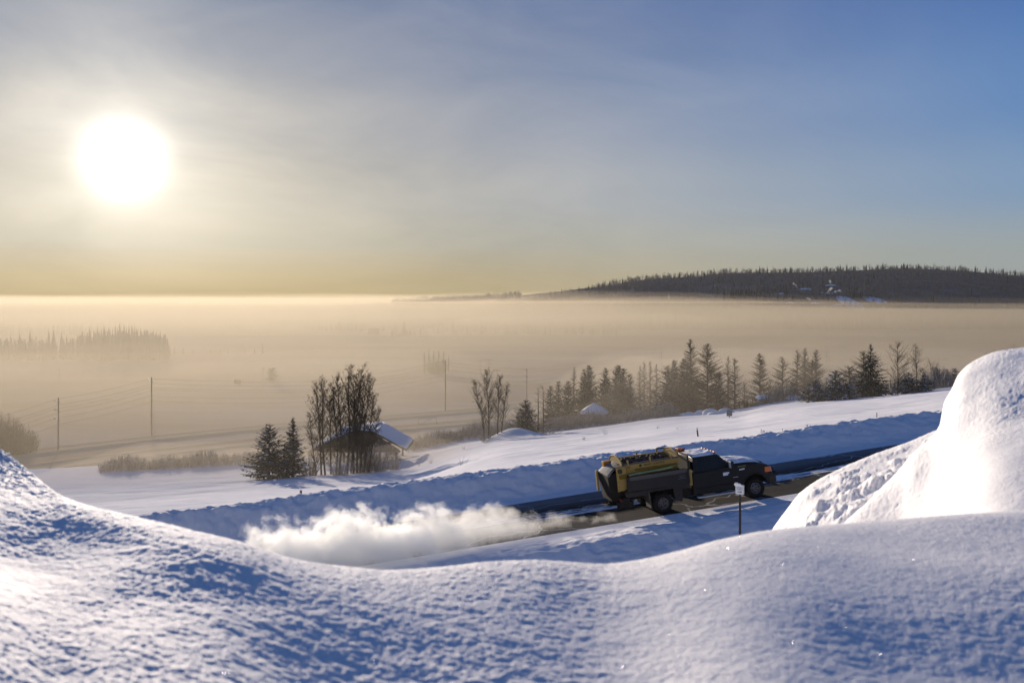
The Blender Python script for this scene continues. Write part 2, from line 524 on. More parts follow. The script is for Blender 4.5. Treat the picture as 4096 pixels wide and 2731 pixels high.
# ------------------------------------------------------------------ road
def road_mat():
    m, nt, b = node_mat('asphalt')
    v = objco(nt); vs = objco(nt, (0.055, 1.0, 1.0)); vs2 = objco(nt, (0.2, 1.0, 1.0))
    asp = mixc(nt, noise(nt, 40, 4, 0.7, v), (0.012, 0.011, 0.011), (0.036, 0.033, 0.031))
    asp = mixc(nt, ramp(nt, noise(nt, 0.9, 5, 0.6, vs2), [(0.4, 0.0), (0.65, 0.5)]), asp, (0.06, 0.056, 0.055))
    # drifted snow: strong at the edges and along the crown between the wheel tracks
    sep = nt.nodes.new('ShaderNodeSeparateXYZ'); nt.links.new(v, sep.inputs[0])
    l = sep.outputs[1]
    crown = math_n(nt, 'SUBTRACT', 1.0, math_n(nt, 'MULTIPLY', math_n(nt, 'ABSOLUTE', math_n(nt, 'SUBTRACT', l, 2.75)), 1.05))
    e1 = math_n(nt, 'SUBTRACT', math_n(nt, 'MULTIPLY', math_n(nt, 'SUBTRACT', l, 5.75), 1.8), -0.2)
    e2 = math_n(nt, 'SUBTRACT', math_n(nt, 'MULTIPLY', math_n(nt, 'SUBTRACT', -0.62, l), 2.0), -0.25)
    base = math_n(nt, 'MAXIMUM', math_n(nt, 'MAXIMUM', e1, e2), crown)
    asp = mixc(nt, math_n(nt, 'MULTIPLY', math_n(nt, 'SUBTRACT', l, 3.2), 0.6, clamp=True), asp, mixc(nt, noise(nt, 2.0, 6, 0.7, vs2), (0.10, 0.10, 0.10), (0.27, 0.27, 0.28)))  # frost on the far lane, its grey raised further to offset the shade
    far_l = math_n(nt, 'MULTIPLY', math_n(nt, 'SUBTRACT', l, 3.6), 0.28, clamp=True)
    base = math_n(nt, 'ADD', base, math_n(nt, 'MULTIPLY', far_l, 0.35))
    n = noise(nt, 1.6, 6, 0.65, vs); n2 = noise(nt, 9.0, 4, 0.7, vs2)
    k = math_n(nt, 'ADD', base, math_n(nt, 'ADD', math_n(nt, 'MULTIPLY', math_n(nt, 'SUBTRACT', n, 0.5), 4.4),
                                      math_n(nt, 'MULTIPLY', math_n(nt, 'SUBTRACT', n2, 0.5), 2.4)))
    # long tar-sealed cracks with snow in them
    vc = objco(nt, (1.0, 1.0, 1.0))
    vo = nt.nodes.new('ShaderNodeTexVoronoi'); vo.feature = 'DISTANCE_TO_EDGE'; vo.inputs['Scale'].default_value = 0.22
    dn = nt.nodes.new('ShaderNodeTexNoise'); dn.inputs['Scale'].default_value = 0.9; nt.links.new(vc, dn.inputs['Vector'])
    va = nt.nodes.new('ShaderNodeVectorMath'); va.operation = 'MULTIPLY_ADD'
    nt.links.new(dn.outputs['Color'], va.inputs[0]); va.inputs[1].default_value = (1.6, 1.6, 0); nt.links.new(vc, va.inputs[2])
    nt.links.new(va.outputs[0], vo.inputs['Vector'])
    crack = ramp(nt, vo.outputs['Distance'], [(0.0, 0.75), (0.012, 0.0)])
    snowf = ramp(nt, k, [(0.35, 0.0), (0.75, 1.0)])
    c = mixc(nt, crack, asp, (0.5, 0.52, 0.56))
    c = mixc(nt, snowf, c, (0.80, 0.83, 0.88))
    nt.links.new(c, b.inputs['Base Color'])
    b.inputs['Roughness'].default_value = 0.9
    b.inputs['Specular IOR Level'].default_value = 0.06
    h = math_n(nt, 'ADD', math_n(nt, 'MULTIPLY', noise(nt, 30, 3, 0.6, v), 0.01), math_n(nt, 'MULTIPLY', snowf, 0.02))
    bump(nt, b, h, 1.0, 1.0)
    return m


def build_road():
    S, L = np.meshgrid(np.linspace(-70, 75, 300), np.linspace(-1.25, 6.45, 20), indexing='ij')
    L = L + 0.12 * N1(S * 0.3, L * 0.0) * (np.abs(L - 2.6) > 3.2)
    X, Y = road_xy(S, L)
    Z = zroad(S) + 0.012 - 0.02 * ((L - 2.6) / 3.8)**2
    ni, nj = S.shape
    v = np.stack([S.ravel(), L.ravel(), Z.ravel()], 1)
    i, j = np.meshgrid(np.arange(ni - 1), np.arange(nj - 1), indexing='ij')
    a = i * nj + j
    f = np.stack([a, a + nj, a + nj + 1, a + 1], -1).reshape(-1, 4)
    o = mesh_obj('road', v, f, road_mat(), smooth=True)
    o.location = (P0[0], P0[1], 0); o.rotation_euler = (0, 0, RA)
    return tag(o, 'dark asphalt road with snow drifted along its crown and edges', kind='structure')


road = build_road()

# ------------------------------------------------------------------ sun, sky, fog, camera
SUN_EL = math.radians(7.52); SUN_AZ = math.radians(-21.3)   # bearing measured from straight ahead
SD = Vector((math.sin(SUN_AZ) * math.cos(SUN_EL), math.cos(SUN_AZ) * math.cos(SUN_EL), math.sin(SUN_EL)))
sl = bpy.data.lights.new('sun', 'SUN'); sl.energy = 5.0; sl.angle = math.radians(0.6); sl.color = (1.0, 0.855, 0.70)
so = bpy.data.objects.new('sun', sl); COL.objects.link(so)
so.rotation_euler = SD.to_track_quat('Z', 'Y').to_euler(); so.location = SD * 100


def build_world():
    w = bpy.data.worlds.new('World'); sc.world = w; w.use_nodes = True
    nt = w.node_tree; bg = nt.nodes['Background']
    sky = nt.nodes.new('ShaderNodeTexSky'); sky.sky_type = 'NISHITA'; sky.sun_disc = False
    sky.sun_elevation = SUN_EL; sky.sun_rotation = SUN_AZ
    sky.altitude = 200; sky.air_density = 1.0; sky.dust_density = 0.6; sky.ozone_density = 1.6
    tc = nt.nodes.new('ShaderNodeTexCoord'); d = tc.outputs['Generated']
    dot = nt.nodes.new('ShaderNodeVectorMath'); dot.operation = 'DOT_PRODUCT'
    nt.links.new(d, dot.inputs[0]); dot.inputs[1].default_value = SD
    ang = math_n(nt, 'MULTIPLY', math_n(nt, 'ARCCOSINE', math_n(nt, 'MINIMUM', dot.outputs['Value'], 0.999999)), 180 / math.pi)
    sep = nt.nodes.new('ShaderNodeSeparateXYZ'); nt.links.new(d, sep.inputs[0])
    el = sep.outputs[2]
    # thin high cloud, stretched along the horizon
    mp = nt.nodes.new('ShaderNodeMapping'); mp.inputs['Scale'].default_value = (1.0, 1.0, 3.2); mp.inputs['Rotation'].default_value = (0.10, -0.16, 0)
    mp.inputs['Location'].default_value = (0.35, 0.0, 0.2)
    nt.links.new(d, mp.inputs['Vector'])
    cl = ramp(nt, noise(nt, 3.2, 7, 0.58, mp.outputs[0], 0.6), [(0.33, 0.0), (0.72, 1.0)])

    def glow(amp, width):
        return math_n(nt, 'MULTIPLY', math_n(nt, 'EXPONENT', math_n(nt, 'MULTIPLY', ang, -1.0 / width)), amp)

    def gauss(amp, width):
        return math_n(nt, 'MULTIPLY', math_n(nt, 'EXPONENT', math_n(nt, 'MULTIPLY', math_n(nt, 'POWER', math_n(nt, 'DIVIDE', ang, width), 2.0), -1.0)), amp)
    return nt, bg, sky, el, ang, cl, glow, gauss


nt, bg, sky, el, ang, cl, glow, gauss = build_world()


def vscale(nt, col, fac):
    n = nt.nodes.new('ShaderNodeVectorMath'); n.operation = 'SCALE'
    if isinstance(col, tuple): n.inputs[0].default_value = col
    else: nt.links.new(col, n.inputs[0])
    if isinstance(fac, (int, float)): n.inputs['Scale'].default_value = fac
    else: nt.links.new(fac, n.inputs['Scale'])
    return n.outputs[0]


def vadd(nt, a, b):
    n = nt.nodes.new('ShaderNodeVectorMath'); n.operation = 'ADD'
    nt.links.new(a, n.inputs[0]); nt.links.new(b, n.inputs[1]); return n.outputs[0]


# sky radiance is in Background units (strength 0.1)
def ramp_el(stops):
    x = math_n(nt, 'MULTIPLY', math_n(nt, 'ARCSINE', el), 180 / math.pi / 90.0)   # elevation / 90
    n = nt.nodes.new('ShaderNodeValToRGB'); nt.links.new(x, n.inputs[0]); cr = n.color_ramp
    cr.interpolation = 'EASE'
    cr.elements[0].position = stops[0][0] / 90.0; cr.elements[1].position = stops[-1][0] / 90.0
    for p, c_ in stops[1:-1]: cr.elements.new(p / 90.0)
    for e, (p, c_) in zip(sorted(cr.elements, key=lambda e: e.position), stops): e.color = (*c_, 1)
    return n.outputs[0]


SK = 10 / 1.74
# compressed daylight sky (thin veil of ice crystals evens out its horizon glow)
nn = nt.nodes.new('ShaderNodeVectorMath'); nn.operation = 'MULTIPLY_ADD'
nt.links.new(sky.outputs[0], nn.inputs[0]); nn.inputs[1].default_value = (0.13,) * 3; nn.inputs[2].default_value = (1, 1, 1)
nd = nt.nodes.new('ShaderNodeVectorMath'); nd.operation = 'DIVIDE'
nt.links.new(sky.outputs[0], nd.inputs[0]); nt.links.new(nn.outputs[0], nd.inputs[1])
nm = nt.nodes.new('ShaderNodeVectorMath'); nm.operation = 'MULTIPLY'
nt.links.new(nd.outputs[0], nm.inputs[0]); nm.inputs[1].default_value = (0.060, 0.082, 0.130)
far_c = ramp_el([(0, (0.46, 0.47, 0.44)), (2.2, (0.42, 0.48, 0.48)), (6.0, (0.24, 0.38, 0.58)), (10.5, (0.13, 0.275, 0.56)), (17.0, (0.060, 0.165, 0.47)), (40.0, (0.030, 0.080, 0.25)), (90.0, (0.020, 0.055, 0.18))])
near_c = ramp_el([(0, (0.66, 0.42, 0.07)), (1.3, (0.68, 0.46, 0.12)), (2.2, (0.66, 0.49, 0.22)), (3.2, (0.62, 0.53, 0.34)), (6.0, (0.60, 0.52, 0.38)), (10.0, (0.50, 0.455, 0.39)), (14.0, (0.28, 0.29, 0.325)), (20.0, (0.14, 0.20, 0.32)), (40.0, (0.06, 0.12, 0.27)), (90.0, (0.020, 0.055, 0.18))])
gf = ramp(nt, math_n(nt, 'DIVIDE', ang, 60.0), [(0.10, 0.0), (0.42, 0.42), (0.80, 1.0)])
cust = mixc(nt, gf, near_c, far_c)
skyc = vadd(nt, vscale(nt, cust, 0.78), vscale(nt, nm.outputs[0], 0.22))
# thin cloud: pale and faintly warm near the sun, fading out to the right-hand blue
clm = math_n(nt, 'MULTIPLY', math_n(nt, 'SUBTRACT', cl, 0.42), math_n(nt, 'SUBTRACT', 1.0, gf))
skyc = vadd(nt, skyc, vscale(nt, (0.17, 0.14, 0.10), clm))
tot = vadd(nt, skyc, vscale(nt, (0.22, 0.20, 0.16), glow(1.0, 10.0)))
def disc(amp, width, p):
    return math_n(nt, 'MULTIPLY', math_n(nt, 'EXPONENT', math_n(nt, 'MULTIPLY', math_n(nt, 'POWER', math_n(nt, 'DIVIDE', ang, width), p), -1.0)), amp)
tot = vadd(nt, tot, vscale(nt, (1.0, 0.95, 0.85), disc(2.6, 1.5, 2.0)))
tot = vadd(nt, tot, vscale(nt, (1.0, 0.92, 0.78), math_n(nt, 'MULTIPLY', disc(0.55, 4.6, 1.25), math_n(nt, 'ADD', 0.72, math_n(nt, 'MULTIPLY', cl, 0.55)))))
nt.links.new(vscale(nt, tot, SK), bg.inputs['Color']); bg.inputs['Strength'].default_value = 0.1


def build_haze(FOG_D=0.0030, lift=0.0, FCOL=(0.35, 0.295, 0.215), label='pale ice fog lying over the whole valley floor'):
    # closed body of valley fog; its top lies low over the near field and rises to just under eye level
    xs = np.concatenate([[-9000, -4000], np.linspace(-2500, 3500, 49), [5000, 9000]])
    ys = np.concatenate([[-60, 30], np.linspace(60, 300, 13), np.geomspace(340, 9500, 24)])
    X, Y = np.meshgrid(xs, ys, indexing='ij')
    top = -14.5 + 11.5 * sstep(60, 240, Y)
    a = X / np.maximum(Y, 50)
    top = top + 7 * np.exp(-((a - 0.11) / 0.14)**2) * sstep(900, 1500, Y)
    top = top - 4 * sstep(0.22, 0.45, a) * sstep(500, 1200, Y) + lift * sstep(60, 500, Y)
    top = top + 3.0 * N1.fbm(X / 900.0, Y / 900.0, 3) * sstep(1500, 3500, Y)
    ni, nj = X.shape
    v = [(X[i, j], Y[i, j], top[i, j]) for i in range(ni) for j in range(nj)]
    nb = len(v)
    v += [(X[i, j], Y[i, j], -45.0 - (lift > 0)) for i in range(ni) for j in range(nj)]
    f = []
    for i in range(ni - 1):
        for j in range(nj - 1):
            a_ = i * nj + j
            f.append((a_, a_ + nj, a_ + nj + 1, a_ + 1)); f.append((nb + a_, nb + a_ + 1, nb + a_ + nj + 1, nb + a_ + nj))
    for i in range(ni - 1):
        for j in (0, nj - 1):
            a_ = i * nj + j
            f.append((a_, a_ + nj, nb + a_ + nj, nb + a_) if j else (a_ + nj, a_, nb + a_, nb + a_ + nj))
    for j in range(nj - 1):
        for i in (0, ni - 1):
            a_ = i * nj + j
            f.append((a_ + 1, a_, nb + a_, nb + a_ + 1) if i else (a_, a_ + 1, nb + a_ + 1, nb + a_))
    m = bpy.data.materials.new('fog'); m.use_nodes = True; t = m.node_tree
    t.nodes.remove(t.nodes['Principled BSDF'])
    pv = t.nodes.new('ShaderNodeVolumePrincipled')
    pv.inputs['Color'].default_value = (*FCOL, 1); pv.inputs['Density'].default_value = FOG_D
    pv.inputs['Anisotropy'].default_value = 0.45
    t.links.new(pv.outputs[0], t.nodes['Material Output'].inputs['Volume'])
    o = mesh_obj('haze', v, f, m)
    bm = bmesh.new(); bm.from_mesh(o.data); bmesh.ops.recalc_face_normals(bm, faces=bm.faces); bm.to_mesh(o.data); bm.free()
    return tag(o, 'pale ice fog lying over the whole valley floor', kind='stuff')


haze = build_haze(0.0024, -2.5, (0.33, 0.30, 0.245))


def build_fog_top(lift=0.0, dens=0.0008, seed=0.0):
    """paler crown of the fog bank, from 650 m outward; ragged on top"""
    xs = np.concatenate([[-9000, -4500], np.linspace(-2600, 3600, 125), [5200, 9000]]); ys = np.geomspace(650, 9300, 34)
    X, Y = np.meshgrid(xs, ys, indexing='ij'); a = X / Y
    rag = 6.5 * N1.fbm(X / 380.0 + seed, Y / 700.0 + seed, 4, 0.6) * sstep(650, 1500, Y) + lift * sstep(750, 1900, Y)
    top = -1.6 + 7.5 * np.exp(-((a - 0.11) / 0.15)**2) * sstep(900, 1500, Y) - 4.5 * sstep(0.22, 0.45, a) * sstep(650, 1200, Y) + rag + 3.0 * sstep(2500, 8000, Y)
    top = np.minimum(top, np.where(Y < 1000, -0.8, 60))
    bot = -19.0 - 6 * sstep(650, 2000, Y) - lift * 0.1 + 0 * X
    ni, nj = X.shape; n = ni * nj
    v = np.concatenate([np.stack([X.ravel(), Y.ravel(), top.ravel()], 1), np.stack([X.ravel(), Y.ravel(), bot.ravel()], 1)])
    f = []
    for i in range(ni - 1):
        for j in range(nj - 1):
            q = i * nj + j; f += [(q, q + nj, q + nj + 1, q + 1), (n + q, n + q + 1, n + q + nj + 1, n + q + nj)]
    for i in range(ni - 1):
        for j in (0, nj - 1): q = i * nj + j; f.append((q, q + nj, n + q + nj, n + q))
    for j in range(nj - 1):
        for i in (0, ni - 1): q = i * nj + j; f.append((q, q + 1, n + q + 1, n + q))
    m = bpy.data.materials.new('fog_crown'); m.use_nodes = True; t = m.node_tree
    t.nodes.remove(t.nodes['Principled BSDF'])
    pv = t.nodes.new('ShaderNodeVolumePrincipled')
    pv.inputs['Color'].default_value = (0.43, 0.385, 0.30, 1); pv.inputs['Density'].default_value = dens  # paler than the lower fog: sunlit brightness put into the colour
    pv.inputs['Anisotropy'].default_value = 0.45
    t.links.new(pv.outputs[0], t.nodes['Material Output'].inputs['Volume'])
    o = mesh_obj('haze', v.tolist(), f, m)
    bm = bmesh.new(); bm.from_mesh(o.data); bmesh.ops.recalc_face_normals(bm, faces=bm.faces); bm.to_mesh(o.data); bm.free()
    return tag(o, 'bright ragged upper layer of the fog bank reaching to the horizon', kind='stuff')


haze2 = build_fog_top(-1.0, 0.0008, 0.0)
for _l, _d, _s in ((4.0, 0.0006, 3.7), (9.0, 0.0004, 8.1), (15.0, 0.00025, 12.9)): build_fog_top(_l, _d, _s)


def build_mist(x0, x1, y0, y1, top_f, bot_f, dens, col, label, fx=45.0, fy=22.0, nx=50, ny=26):
    """a low body of thicker mist with feathered rim"""
    X, Y = np.meshgrid(np.linspace(x0, x1, nx), np.linspace(y0, y1, ny), indexing='ij')
    e = sstep(0, fx, X - x0) * sstep(0, fx, x1 - X) * sstep(0, fy, Y - y0) * sstep(0, fy, y1 - Y)
    bot = bot_f(X, Y); top = bot + 0.05 + (top_f(X, Y) - bot) * e
    ni, nj = X.shape; n = ni * nj
    v = np.concatenate([np.stack([X.ravel(), Y.ravel(), top.ravel()], 1), np.stack([X.ravel(), Y.ravel(), bot.ravel() - 1.0], 1)])
    f = []
    for i in range(ni - 1):
        for j in range(nj - 1):
            q = i * nj + j; f += [(q, q + nj, q + nj + 1, q + 1), (n + q, n + q + 1, n + q + nj + 1, n + q + nj)]
    for i in range(ni - 1):
        for j in (0, nj - 1): q = i * nj + j; f.append((q, q + nj, n + q + nj, n + q))
    for j in range(nj - 1):
        for i in (0, ni - 1): q = i * nj + j; f.append((q, q + 1, n + q + 1, n + q))
    m = bpy.data.materials.new('mist'); m.use_nodes = True; t = m.node_tree
    t.nodes.remove(t.nodes['Principled BSDF'])
    pv = t.nodes.new('ShaderNodeVolumePrincipled')
    pv.inputs['Color'].default_value = (*col, 1); pv.inputs['Density'].default_value = dens
    pv.inputs['Anisotropy'].default_value = 0.45
    t.links.new(pv.outputs[0], t.nodes['Material Output'].inputs['Volume'])
    o = mesh_obj('haze', v.tolist(), f, m)
    bm = bmesh.new(); bm.from_mesh(o.data); bmesh.ops.recalc_face_normals(bm, faces=bm.faces); bm.to_mesh(o.data); bm.free()
    return tag(o, label, kind='stuff')


build_mist(-12, 175, 163, 300, lambda X, Y: -12.5 + 2.2 * N2.fbm(X / 22.0, Y / 30.0, 3), lambda X, Y: 0 * X - 33, 0.0085, (0.42, 0.385, 0.33), 'low bank of mist pooling around the long row of trees')
build_mist(-330, 12, 150, 480, lambda X, Y: -19.0 + 2.5 * N2.fbm(X / 60.0, Y / 50.0, 3), lambda X, Y: 0 * X - 33, 0.0021, (0.50, 0.44, 0.335), 'golden mist over the near valley floor and its roads', 50, 40)
for _x0, _x1, _y0, _y1, _zt, _d in ((-420, -60, 540, 760, -14, .0022), (-120, 260, 620, 900, -12, .0020), (60, 420, 430, 620, -17, .0022), (-60, 160, 460, 560, -20, .0020), (-520, -150, 820, 1150, -9, .0016)):
    build_mist(_x0, _x1, _y0, _y1, lambda X, Y, z=_zt: z + 3 * N2.fbm(X / 70.0, Y / 60.0, 3), lambda X, Y: 0 * X - 33, _d, (0.46, 0.41, 0.325), 'drifting patch of thicker fog over the far plain', 110, 80, 30, 16)
build_mist(-62, -3, 104, 166, lambda X, Y: H(X, Y) + 2.6 + 0.8 * N2.fbm(X / 9.0, Y / 9.0, 3), lambda X, Y: H(X, Y) - .5, 0.009, (0.50, 0.44, 0.35), 'knee-deep sunlit mist at the feet of the two spruces and aspens', 12, 14)


def build_air():
    mb = MB(); mb.box(-2600, 3400, -40, 2900, -47, 150)
    m = bpy.data.materials.new('air'); m.use_nodes = True; t = m.node_tree
    t.nodes.remove(t.nodes['Principled BSDF'])
    pv = t.nodes.new('ShaderNodeVolumePrincipled')
    pv.inputs['Color'].default_value = (0.22, 0.22, 0.215, 1); pv.inputs['Density'].default_value = 0.00011
    pv.inputs['Anisotropy'].default_value = 0.3
    t.links.new(pv.outputs[0], t.nodes['Material Output'].inputs['Volume'])
    return tag(mb.build('haze', m), 'thin cold air haze over the whole valley and hill', kind='stuff')


haze3 = build_air()

cam = bpy.data.cameras.new('camera'); co = bpy.data.objects.new('camera', cam); COL.objects.link(co)
co.location = (0, 0, 0); co.rotation_euler = (math.pi / 2, 0, 0)
cam.lens = 35.0; cam.sensor_width = 36.0; cam.shift_y = -(784 - HV) / 2352.0
cam.clip_start = 0.1; cam.clip_end = 30000
cam.dof.use_dof = True; cam.dof.focus_distance = 41.0; cam.dof.aperture_fstop = 2.8
sc.camera = co

sc.view_settings.view_transform = 'Standard'; sc.view_settings.look = 'None'
sc.view_settings.exposure = 0.8; sc.view_settings.gamma = 1.0
c = sc.cycles
c.use_denoising = True
c.max_bounces = 12; c.diffuse_bounces = 3; c.glossy_bounces = 3; c.transmission_bounces = 4; c.volume_bounces = 8; c.transparent_max_bounces = 24
c.sample_clamp_indirect = 4.0
c.caustics_reflective = False; c.caustics_refractive = False
# ------------------------------------------------------------------ vegetation
def bark_mat(name, col, var=0.35):
    return plain(name, col, 0.9, var=var, scale=9)


def leaf_mat(name, c1, c2, frost=0.0):
    m, nt, b = node_mat(name); v = objco(nt)
    g = nt.nodes.new('ShaderNodeNewGeometry')
    c = mixc(nt, ramp(nt, noise(nt, 1.3, 4, 0.6, v), [(0.35, 0.0), (0.65, 1.0)]), c1, c2)
    if frost:
        sp = nt.nodes.new('ShaderNodeSeparateXYZ'); nt.links.new(g.outputs['Normal'], sp.inputs[0])
        up = math_n(nt, 'MULTIPLY', ramp(nt, math_n(nt, 'ABSOLUTE', sp.outputs[2]), [(0.35, 0.0), (0.85, 1.0)]),
                    ramp(nt, noise(nt, 2.2, 3, 0.6, v), [(0.45, 0.0), (0.6, frost)]))
        c = mixc(nt, up, c, (0.8, 0.83, 0.88))
    nt.links.new(c, b.inputs['Base Color']); b.inputs['Roughness'].default_value = 0.85
    b.inputs['Specular IOR Level'].default_value = 0.15
    return m


M['bark'] = bark_mat('bark', (0.055, 0.042, 0.030))
M['bark_birch'] = bark_mat('bark_birch', (0.16, 0.14, 0.12), 0.5)
M['needle'] = leaf_mat('needle', (0.020, 0.024, 0.012), (0.045, 0.045, 0.022), 0.30)
M['needle_snowy'] = leaf_mat('needle_snowy', (0.022, 0.026, 0.015), (0.05, 0.05, 0.027), 0.75)
M['needle_far'] = leaf_mat('needle_far', (0.030, 0.030, 0.022), (0.05, 0.048, 0.035), 0.0)
M['twig'] = leaf_mat('twig', (0.060, 0.045, 0.030), (0.085, 0.065, 0.042))
M['dead_leaf'] = leaf_mat('dead_leaf', (0.040, 0.024, 0.010), (0.075, 0.045, 0.018))
M['brush'] = leaf_mat('brush', (0.26, 0.22, 0.17), (0.42, 0.37, 0.31), 0.8)
M['frost'] = leaf_mat('frost', (0.105, 0.10, 0.095), (0.26, 0.25, 0.24), 0.0)


class TB:
    """triangle soup builder for crowns"""
    def __init__(self): self.v = []; self.f = []

    def leaf(self, p, d, w, n=None):
        """a thin diamond from p along d, w wide"""
        s = d.cross(n if n is not None else Vector((0, 0, 1)))
        if s.length < 1e-4: s = d.orthogonal()
        s = s.normalized() * w; b = len(self.v); m = p + d * 0.45
        self.v += [tuple(p), tuple(m + s), tuple(p + d), tuple(m - s)]
        self.f.append((b, b + 1, b + 2, b + 3))

    def rib(self, pts, w, rnd):
        """thin tapering twig: two crossed ribbons so it has body from every side"""
        for ax in (Vector((1, 0, 0)), Vector((0, 1, 0))):
            b = len(self.v); n = len(pts)
            for i, p in enumerate(pts):
                d = (pts[min(i + 1, n - 1)] - pts[max(i - 1, 0)])
                s = d.cross(ax)
                if s.length < 1e-5: s = d.orthogonal()
                s = s.normalized() * (w * (1 - 0.75 * i / max(n - 1, 1)))
                self.v += [tuple(p + s), tuple(p - s)]
            for i in range(n - 1):
                self.f.append((b + 2 * i, b + 2 * i + 1, b + 2 * i + 3, b + 2 * i + 2))

    def build(self, name, mat, parent):
        return mesh_obj(name, self.v, self.f, mat, parent)


def spruce_mesh(h, r, seed, gap=0.26, sprays=11, droop=0.25, lean=0.0, power=0.85, clear=0.05, irregular=0.25, fat=1.0):
    rnd = random.Random(seed); tb = TB(); tr = MB()
    tr.tube([(0, 0, -0.6), (lean * h * .3, 0, h * .35), (lean * h * .7, 0, h * .7), (lean * h, 0, h * 0.985)],
            [h * 0.016 + 0.04, h * 0.012 + 0.03, h * 0.007 + 0.02, 0.012], 7)
    side = [rnd.uniform(1 - irregular, 1 + irregular) for _ in range(9)]
    z = h * clear
    while z < h * 0.985:
        q = z / h; L0 = r * (1 - q) ** power * min(1, 0.72 + q * 2.6)
        nb = max(4, int(7 - 3 * q)); ph = rnd.uniform(0, 6.28)
        for k in range(nb):
            az = ph + 6.283 * k / nb + rnd.uniform(-0.3, 0.3)
            L = max(0.10, L0 * rnd.uniform(0.62, 1.08) * side[int(az / 6.283 * 9) % 9])
            up = 0.35 * q - droop * (1 - q)
            base = Vector((lean * z, 0, z + rnd.uniform(-0.5, 0.5) * gap))
            di = Vector((math.cos(az), math.sin(az), up)).normalized()
            ns = max(3, int(sprays * (0.35 + 0.65 * L / r)))
            pts = []
            for i in range(4):
                t = i / 3; pts.append(base + di * (L * t) + Vector((0, 0, L * 0.16 * t * t * (1 - q * 0.3))))
            tb.rib(pts, 0.018 + 0.006 * L, rnd)
            for i in range(ns):
                t = 0.12 + 0.88 * (i + rnd.random() * 0.8) / ns
                p = base + di * (L * t) + Vector((0, 0, L * 0.16 * t * t))
                sp = (0.17 + 0.26 * L * (1.05 - t)) * rnd.uniform(0.6, 1.25)
                sg = 1 if i % 2 else -1
                a2 = az + sg * rnd.uniform(0.45, 1.15)
                d2 = Vector((math.cos(a2), math.sin(a2), rnd.uniform(-0.45, 0.15))).normalized() * sp
                tb.leaf(p, d2, fat * sp * rnd.uniform(0.16, 0.27), Vector((rnd.uniform(-.5, .5), rnd.uniform(-.5, .5), 1)))
                if rnd.random() < 0.65:
                    d3 = Vector((math.cos(az) * 0.5 + rnd.uniform(-.3, .3), math.sin(az) * 0.5 + rnd.uniform(-.3, .3), -0.55 + rnd.uniform(-.3, .5))).normalized() * sp * 0.8
                    tb.leaf(p, d3, fat * sp * 0.2, di)
        z += gap * rnd.uniform(0.7, 1.25) * (1 - 0.35 * q)
    for i in range(7):
        a = rnd.uniform(0, 6.28); tb.leaf(Vector((lean * h, 0, h * (0.93 + 0.01 * i))), Vector((math.cos(a) * .08, math.sin(a) * .08, 0.20)), 0.035)
    return tb, tr


def snow_pads(h, r, seed, n, mat, parent, lean=0):
    rnd = random.Random(seed); mb = MB()
    for _ in range(n):
        q = rnd.uniform(0.08, 0.8); L = r * (1 - q) ** 0.85 * rnd.uniform(0.45, 0.95); a = rnd.uniform(0, 6.28)
        c = Vector((math.cos(a) * L, math.sin(a) * L, q * h - 0.05)); s = rnd.uniform(0.10, 0.26) * (1.1 - q)
        v = []; f = []
        for i in range(4):
            ph = i / 3 * math.pi
            for k in range(7):
                th = 6.283 * k / 7
                v.append(c + Vector((math.cos(th) * math.sin(ph) * s * 1.7, math.sin(th) * math.sin(ph) * s * 1.3, math.cos(ph) * s * 0.45)) + Vector((rnd.uniform(-.2, .2), rnd.uniform(-.2, .2), rnd.uniform(-.1, .1))) * s)
        for i in range(3):
            for k in range(7): f.append((i * 7 + k, i * 7 + (k + 1) % 7, (i + 1) * 7 + (k + 1) % 7, (i + 1) * 7 + k))
        mb.add(v, f)
    tag(mb.build('snow_pads', mat, parent, smooth=True), kind='stuff')


def larch_mesh(h, r, seed, dens=1.0, clear=0.06, power=0.75, fine=1.0, droop=0.0, tw=0.016):
    rnd = random.Random(seed); tb = TB(); tr = MB()
    bx, by = rnd.uniform(-.012, .012) * h, rnd.uniform(-.012, .012) * h
    P = [Vector((bx * math.sin(t * 3), by * math.sin(t * 2.4), -0.6 + (h + 0.6) * t)) for t in (0, .25, .5, .75, 1)]
    tr.tube(P, [0.02 * h * .8 + .03, 0.016 * h * .8 + .02, 0.011 * h * .8 + .02, 0.006 * h * .8 + .015, 0.012], 7)
    n = int(h * 6.5 * dens)
    for i in range(n):
        q = clear + (0.985 - clear) * (i + rnd.random()) / n; z = q * h
        L = max(0.15, r * (1 - q) ** power * min(1, 0.55 + q * 2.6) * rnd.uniform(0.6, 1.08)); az = rnd.uniform(0, 6.283)
        base = Vector((bx * math.sin(q * 3), by * math.sin(q * 2.4), z))
        up = 0.02 + 0.42 * q - droop
        di = Vector((math.cos(az), math.sin(az), up)).normalized()
        cv = 0.14
        pt = lambda t: base + di * (L * t) + Vector((0, 0, L * cv * (t * t - 0.25 * t)))
        tb.rib([pt(0), pt(.33), pt(.66), pt(1)], tw + 0.006 * L, rnd)
        for k in range(max(3, int(5.2 * L * fine))):
            t = rnd.uniform(0.2, 1.0); a2 = az + rnd.choice((-1, 1)) * rnd.uniform(0.4, 1.3); s = rnd.uniform(0.25, 0.6) * (0.35 + 0.35 * L * (1.1 - t))
            d2 = Vector((math.cos(a2), math.sin(a2), rnd.uniform(-0.55, 0.45))).normalized() * s
            tb.leaf(pt(t), d2, tw * 1.05 + 0.03 * s)
    return tb, tr


